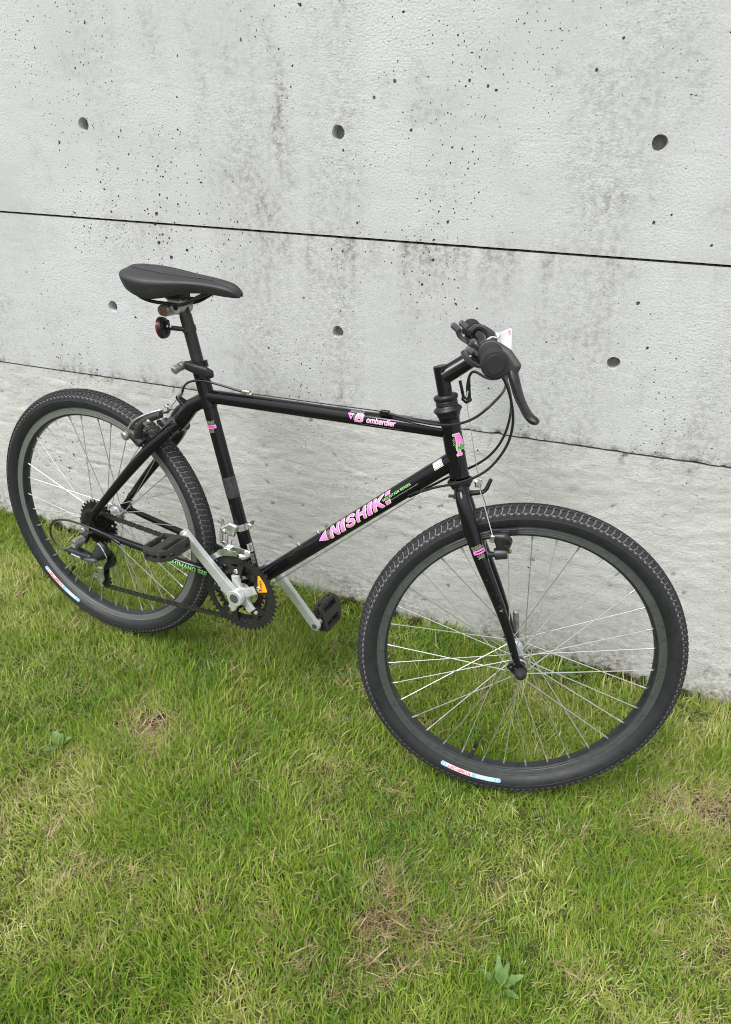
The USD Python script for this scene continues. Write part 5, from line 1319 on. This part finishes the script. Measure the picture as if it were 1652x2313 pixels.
part('barrel_adjuster', lathe([(0, .0040), (.002, .0052), (.012, .0050), (.014, .0036), (.020, .0034)], [.2485, 0, .3545], [.6, 0, .8], 14), worn_silver, parent=rb)

# ---- cables
def cab(pts, r=.0024, m_=None, n=56):
    return part('cable', cable(pts, r, n), m_ or housing, 40)
cab([[.2570, 0, .3640], [.2640, -.004, .3740], [.2760, -.011, .3870], [.2960, -.019, .3990], [.3230, -.021, .4060], [.3620, -.019, .4050], [.4000, -.0150, .4000], [.4290, -.0115, .3960]])
cab([[.4300, -.0113, .3958], [.5800, -.0070, .4020], [.7330, -.0110, .4115]], .0011, housing, 12)
cab([[.7330, -.0120, .4115], [.7830, -.0180, .4085], [.8343, -.0290, .4115], [.8854, -.0460, .4270], [.9150, -.0490, .4460], [.9364, -.0430, .4700], F(-.0860, -.020, .5430), F(-.0840, .050, .5720), F(-.0870, .110, .5860), F(*(bar_pt(.160) + [.034, .008, -.022]))])
cab([[.8104, -.0190, .2690], [.8300, -.0240, .2800], [.8485, -.0285, .2915], [.8838, -.0350, .3090], [.9127, -.0380, .3255], [.9398, -.0370, .3472], [.9607, -.0350, .3783], [.9728, -.0350, .4125], [.9743, -.0400, .4514], [.9694, -.0520, .4824], F(-.0920, -.112, .5560), F(*(bar_pt(-.125) + [.010, 0, -.024]))])
cab([[.7990, .0130, .2560], [.8250, .0230, .2700], [.8560, .0290, .2935], [.8919, .0320, .3186], [.9221, .0320, .3448], [.9439, .0310, .3791], [.9530, .0310, .4119], [.9531, .0350, .4503], F(-.0800, .030, .5420), F(-.0960, .080, .5720), F(*(bar_pt(.125) + [.010, 0, -.024]))])
cab([F(-.1508, -.009, .5260), F(-.1515, -.010, .5420), F(-.1480, -.020, .5600), F(-.1300, -.060, .5630), F(-.1050, -.120, .5700), F(*(bar_pt(-.160) + [.034, 0, -.020]))])
cab([[.0980, -.0735, -.0060], [.0700, -.0790, .0080], [.0405, -.0850, .0170], [-.0074, -.0870, .0215], [-.0459, -.0870, .0193], [-.0839, -.0860, .0047], [-.1017, -.0850, -.0198], [-.1006, -.0850, -.0463], [-.0842, -.0850, -.0640], [-.0600, -.0845, -.0705]])
part('cable_stop', lathe([(-.006, .0030), (-.006, .0044), (.010, .0044), (.012, .0030)], [.1020, -.0720, -.0080], [-.9, -.1, .35], 12), paint)
un = unit(np.array([.670, 0, -.742]))
for yv in (-.006, .006):
    part('cable', tube(np.array([.800, yv, .2500]) + un * .002, BB + np.array([.012, yv, -.020]) + un * .004, .0007, n=6), spoke_steel)
part('cable', tube([.3560, -.024, .0990], [.3420, -.012, .1120], .0007, n=6), spoke_steel)

# ------------------------------------------------------------------ what hangs on the handlebar
tc_ = [F(-.1085, -.004, .6290), F(-.0860, .004, .6390), F(-.0835, .002, .5950), F(-.1050, -.006, .5860)]
def quad_plate(c, h, nu=6):
    u = np.linspace(0, 1, nu)
    g = np.array([[(1 - a) * (1 - b) * c[0] + a * (1 - b) * c[1] + a * b * c[2] + (1 - a) * b * c[3] + unit(np.cross(c[1] - c[0], c[3] - c[0])) * .0016 * math.sin(a * 3 + b * 2) for a in u] for b in u])
    n = unit(np.cross(c[1] - c[0], c[3] - c[0]))
    top, bot = (g + n * h / 2).reshape(-1, 3), (g - n * h / 2).reshape(-1, 3)
    i = np.arange(nu * nu).reshape(nu, nu)
    q = np.stack([i[:-1, :-1], i[:-1, 1:], i[1:, 1:], i[1:, :-1]], -1).reshape(-1, 4)
    per = np.r_[i[0], i[1:, -1], i[-1, ::-1][1:], i[::-1, 0][1:-1]]; pn_ = np.roll(per, -1)
    k = nu * nu
    return np.vstack([top, bot]), np.vstack([q, q[:, ::-1] + k, np.stack([per, per + k, pn_ + k, pn_], 1)])
def to_world(p):
    return p @ RBK + REAR_HUB
tbase = to_world(tc_[2])
tagp = xform('/World/paper_tag', tbase)
tag(stage.GetPrimAtPath(tagp), 'small white paper tag tied to the black handlebar by a thin white band', 'tag')
def wput(parent, name, mesh, m_, base, smooth=35):
    v, f = joined(mesh if isinstance(mesh, list) else [mesh])
    return put(parent, name, (to_world(v) - base, f), m_, smooth=smooth)
wput(tagp, 'card', [quad_plate(tc_, .0008), quad_plate([p + FV(.0015, -.002, -.002) for p in tc_], .0006)], paper, tbase)
tn = unit(np.cross(tc_[1] - tc_[0], tc_[3] - tc_[0])); tn = tn if tn @ FV(0, -1, 0) > 0 else -tn
tu, tv = unit(tc_[1] - tc_[0]), unit(tc_[0] - tc_[3])
mk_ = tc_[1] - tu * .005 - tv * .004 + tn * .0040
wput(tagp, 'red_mark', [tube(mk_ - tu * .002 - tv * .002, mk_ + tu * .002 + tv * .002, .0004, n=6), tube(mk_ - tu * .002 + tv * .002, mk_ + tu * .002 - tv * .002, .0004, n=6), tube(mk_ - tv * .004 - tu * .002, mk_ - tv * .0045 + tu * .003, .0003, n=6)], red_print, tbase)
loop = []
cL = bar_pt(-.105)
for a in np.linspace(-.3, 3.6, 18):
    loop.append(F(*(cL + np.array([.0190 * math.cos(a), -.016 * math.sin(a), .0190 * math.sin(a)]))))
wput(tagp, 'band', [sweep(spline([F(-.1070, -.006, .6260), F(-.1110, -.030, .6240), F(-.1200, -.060, .6270), F(-.1300, -.095, .6250), F(-.1410, -.115, .6170), F(-.1470, -.118, .6060)], 26), .0013, 8), rbox(F(-.1080, -.006, .6275), [.007, .005, .005], b=.001)], white_print, tbase)

# ------------------------------------------------------------------ weeds in the lawn and along the wall
leaf_mat = lambda name, c0, c1: mat(name, {'oi': ('object_info', {}), 'tc': ('texture_coordinate', {}), 'n': ('noise_texture', {'scale': 60.0, 'detail': 3.0}), 'r': ('rgb_ramp', {'ramp': [(0.3, c0), (0.7, c1)]}), 'b': ('bump', {'strength': 0.4, 'distance': 0.002}), 'p': ('principled_bsdf', {'roughness': 0.55}), 'tr': ('translucent_bsdf', {}), 'm': ('mix_closure', {'fac': 0.2})},
                                     [('tc.object', 'n.vector'), ('n.fac', 'r.fac'), ('r.color', 'p.base_color'), ('r.color', 'tr.color'), ('n.fac', 'b.height'), ('b.normal', 'p.normal'), ('p.BSDF', 'm.closure1'), ('tr.BSDF', 'm.closure2')], surface='m.closure')
weed_green, weed_grey = leaf_mat('weed_leaf', (0.055, 0.12, 0.022), (0.12, 0.20, 0.04)), leaf_mat('pale_weed_leaf', (0.085, 0.16, 0.035), (0.16, 0.24, 0.075))


def leaf(r, L, w, az, lean, curl, lobed=0.0, stalk=.25):
    n = 12
    t = np.linspace(0, 1, n)
    ang = lean + curl * t
    ds = L / (n - 1)
    h = np.r_[0, np.cumsum(np.sin(ang[:-1]) * ds)]; z = np.r_[0, np.cumsum(np.cos(ang[:-1]) * ds)]
    d = np.array([math.cos(az), math.sin(az), 0]); s = np.array([-d[1], d[0], 0])
    prof = np.where(t < stalk, .10, np.sin(np.clip((t - stalk) / (1 - stalk), 0, 1) ** .8 * np.pi) ** .75 + .03)
    if lobed:
        prof = prof * (1 - lobed * (.5 + .5 * np.sign(np.sin(t * 26))))
    up = np.stack([-np.cos(ang)[:, None] * d + np.sin(ang)[:, None] * np.array([0, 0, 1.0])], 0)[0]
    c = np.outer(h, d) + np.outer(z, [0, 0, 1.0])
    V = np.stack([c - s * (w * prof / 2)[:, None] + up * (w * prof * .16)[:, None], c - up * .0006, c + s * (w * prof / 2)[:, None] + up * (w * prof * .16)[:, None]], 1).reshape(-1, 3)
    f = []
    for i in range(n - 1):
        for j in (0, 1):
            a = 3 * i + j
            f += [[a, a + 1, a + 4], [a, a + 4, a + 3]]
    return V, np.array(f)


def weed(name, label, x, y, leaves, m_, seed, category='weed', group=None):
    r = np.random.default_rng(seed)
    p = xform(f'/World/{name}', (x, y, float(ground_z(x, y)) - .004))
    tag(stage.GetPrimAtPath(p), label, category, group)
    for (L, w, az, lean, curl, lob) in leaves:
        put(p, 'leaf', leaf(r, L, w, az, lean, curl, lob), m_, smooth=True)
    return p


r_ = np.random.default_rng(12)
weed('broadleaf_weed', 'small grey green broad leaved weed in the lawn left of the dry patch', -.953, -.714, [(.044, .020, 2.6, .45, .7, 0), (.042, .019, .5, .4, .8, 0), (.038, .016, 1.5, .2, .5, 0), (.046, .020, -1.9, .7, .6, 0), (.032, .014, -.6, .5, .6, 0)], weed_grey, 1)
weed('thistle_weed', 'pale toothed rosette weed in the grass at the bottom edge of the photo', .054, -.865, [(.060, .016, 1.9, .35, .6, .3), (.056, .017, 1.2, .25, .5, .3), (.058, .017, .4, .5, .6, .25), (.046, .015, 2.9, .6, .6, .3), (.050, .015, -.5, .7, .4, .25), (.044, .015, -1.8, .8, .4, .25)], weed_grey, 2)
weed('dandelion', 'lobed green dandelion leaves at the wall behind the front hub', .060, -.035, [(.100, .030, a, .75 + .3 * r_.random(), .5, .45) for a in (-2.9, -2.3, -1.7, -1.2, -.6, -.1, -2.0)], weed_green, 3)
weed('dandelion', 'lobed green weed by the wall right of the front wheel', .420, -.055, [(.062, .022, a, .5 + .4 * r_.random(), .5, .35) for a in (-2.9, -2.2, -1.6, -1.0, -.4)], weed_green, 4)
weed('broadleaf_weed', 'pale round leaf weed seen through the spokes of the rear wheel', -.955, -.165, [(.050, .026, 1.2, .5, .6, 0), (.045, .024, -.4, .5, .6, 0), (.045, .022, -1.9, .7, .5, 0)], weed_grey, 5)

# ------------------------------------------------------------------ moss and old grass along the foot of the wall
moss_mat = mat('moss', {'g': ('geometry', {}), 'n': ('noise_texture', {'scale': 35.0, 'detail': 4.0}), 'r': ('rgb_ramp', {'ramp': [(0.25, (0.035, 0.024, 0.012)), (0.5, (0.055, 0.050, 0.015)), (0.75, (0.085, 0.095, 0.022))]}), 'p': ('principled_bsdf', {'roughness': 0.95, 'specular_ior_level': 0.1})},
               [('g.position', 'n.vector'), ('n.fac', 'r.fac'), ('r.color', 'p.base_color')])
mi = UsdGeom.PointInstancer.Define(stage, '/World/moss')
tg = []
for k in range(4):
    r = np.random.default_rng(60 + k)
    V, Fc, n = [], [], 0
    for j in range(60):
        c = r.normal(0, 1, 3) * [.011, .006, .005] + [0, 0, .004]
        v, f, _, _ = blade(r, r.uniform(.005, .013), .0012, r.uniform(.2, 1.2), .4, r.uniform(0, 6.3), c[0], c[1], .5, 'short')
        v[:, 2] += max(c[2], 0); V.append(v); Fc.append(f + n); n += len(v)
    s_ = trimesh.creation.icosphere(2, 1.0)
    vv = s_.vertices * [.012, .006, .0045] * (0.5 + .9 * meshkit.noise(s_.vertices * 5 + k, 3))[:, None]
    V.append(vv); Fc.append(s_.faces + n)
    p = f'/World/moss/clump_{k:03d}'; usdkit.mesh(stage, p, (np.vstack(V), np.vstack(Fc)), moss_mat, smooth=False); tg.append(p)
mx = rng.uniform(-2.4, 1.2, 1700)
den = meshkit.fbm(np.stack([mx * 4, 0 * mx, 0 * mx + 5], -1), 3, 2)
mx = mx[(den > .40 + .15 * rng.random(1700))]
my = -np.abs(rng.normal(0, .012, len(mx))) - .002
mz = ground_z(mx, my) + np.clip(rng.normal(.012, .012, len(mx)), -.004, .040) * (my > -.012)
mi.CreatePrototypesRel().SetTargets([Sdf.Path(t) for t in tg])
mi.CreateProtoIndicesAttr(Vt.IntArray.FromNumpy(rng.integers(0, 4, len(mx)).astype(np.int32)))
mi.CreatePositionsAttr(Vt.Vec3fArray.FromNumpy(np.stack([mx, my, mz], 1).astype(np.float32)))
mi.CreateScalesAttr(Vt.Vec3fArray.FromNumpy(np.repeat(rng.uniform(.35, 1.0, (len(mx), 1)), 3, 1).astype(np.float32)))
mi.CreateOrientationsAttr(Vt.QuathArray([Gf.Quath(math.cos(a / 2), 0.0, 0.0, math.sin(a / 2)) for a in rng.uniform(0, 6.28, len(mx))]))
tag(mi, 'brown green moss and old roots along the foot of the concrete wall', 'moss', kind='stuff')
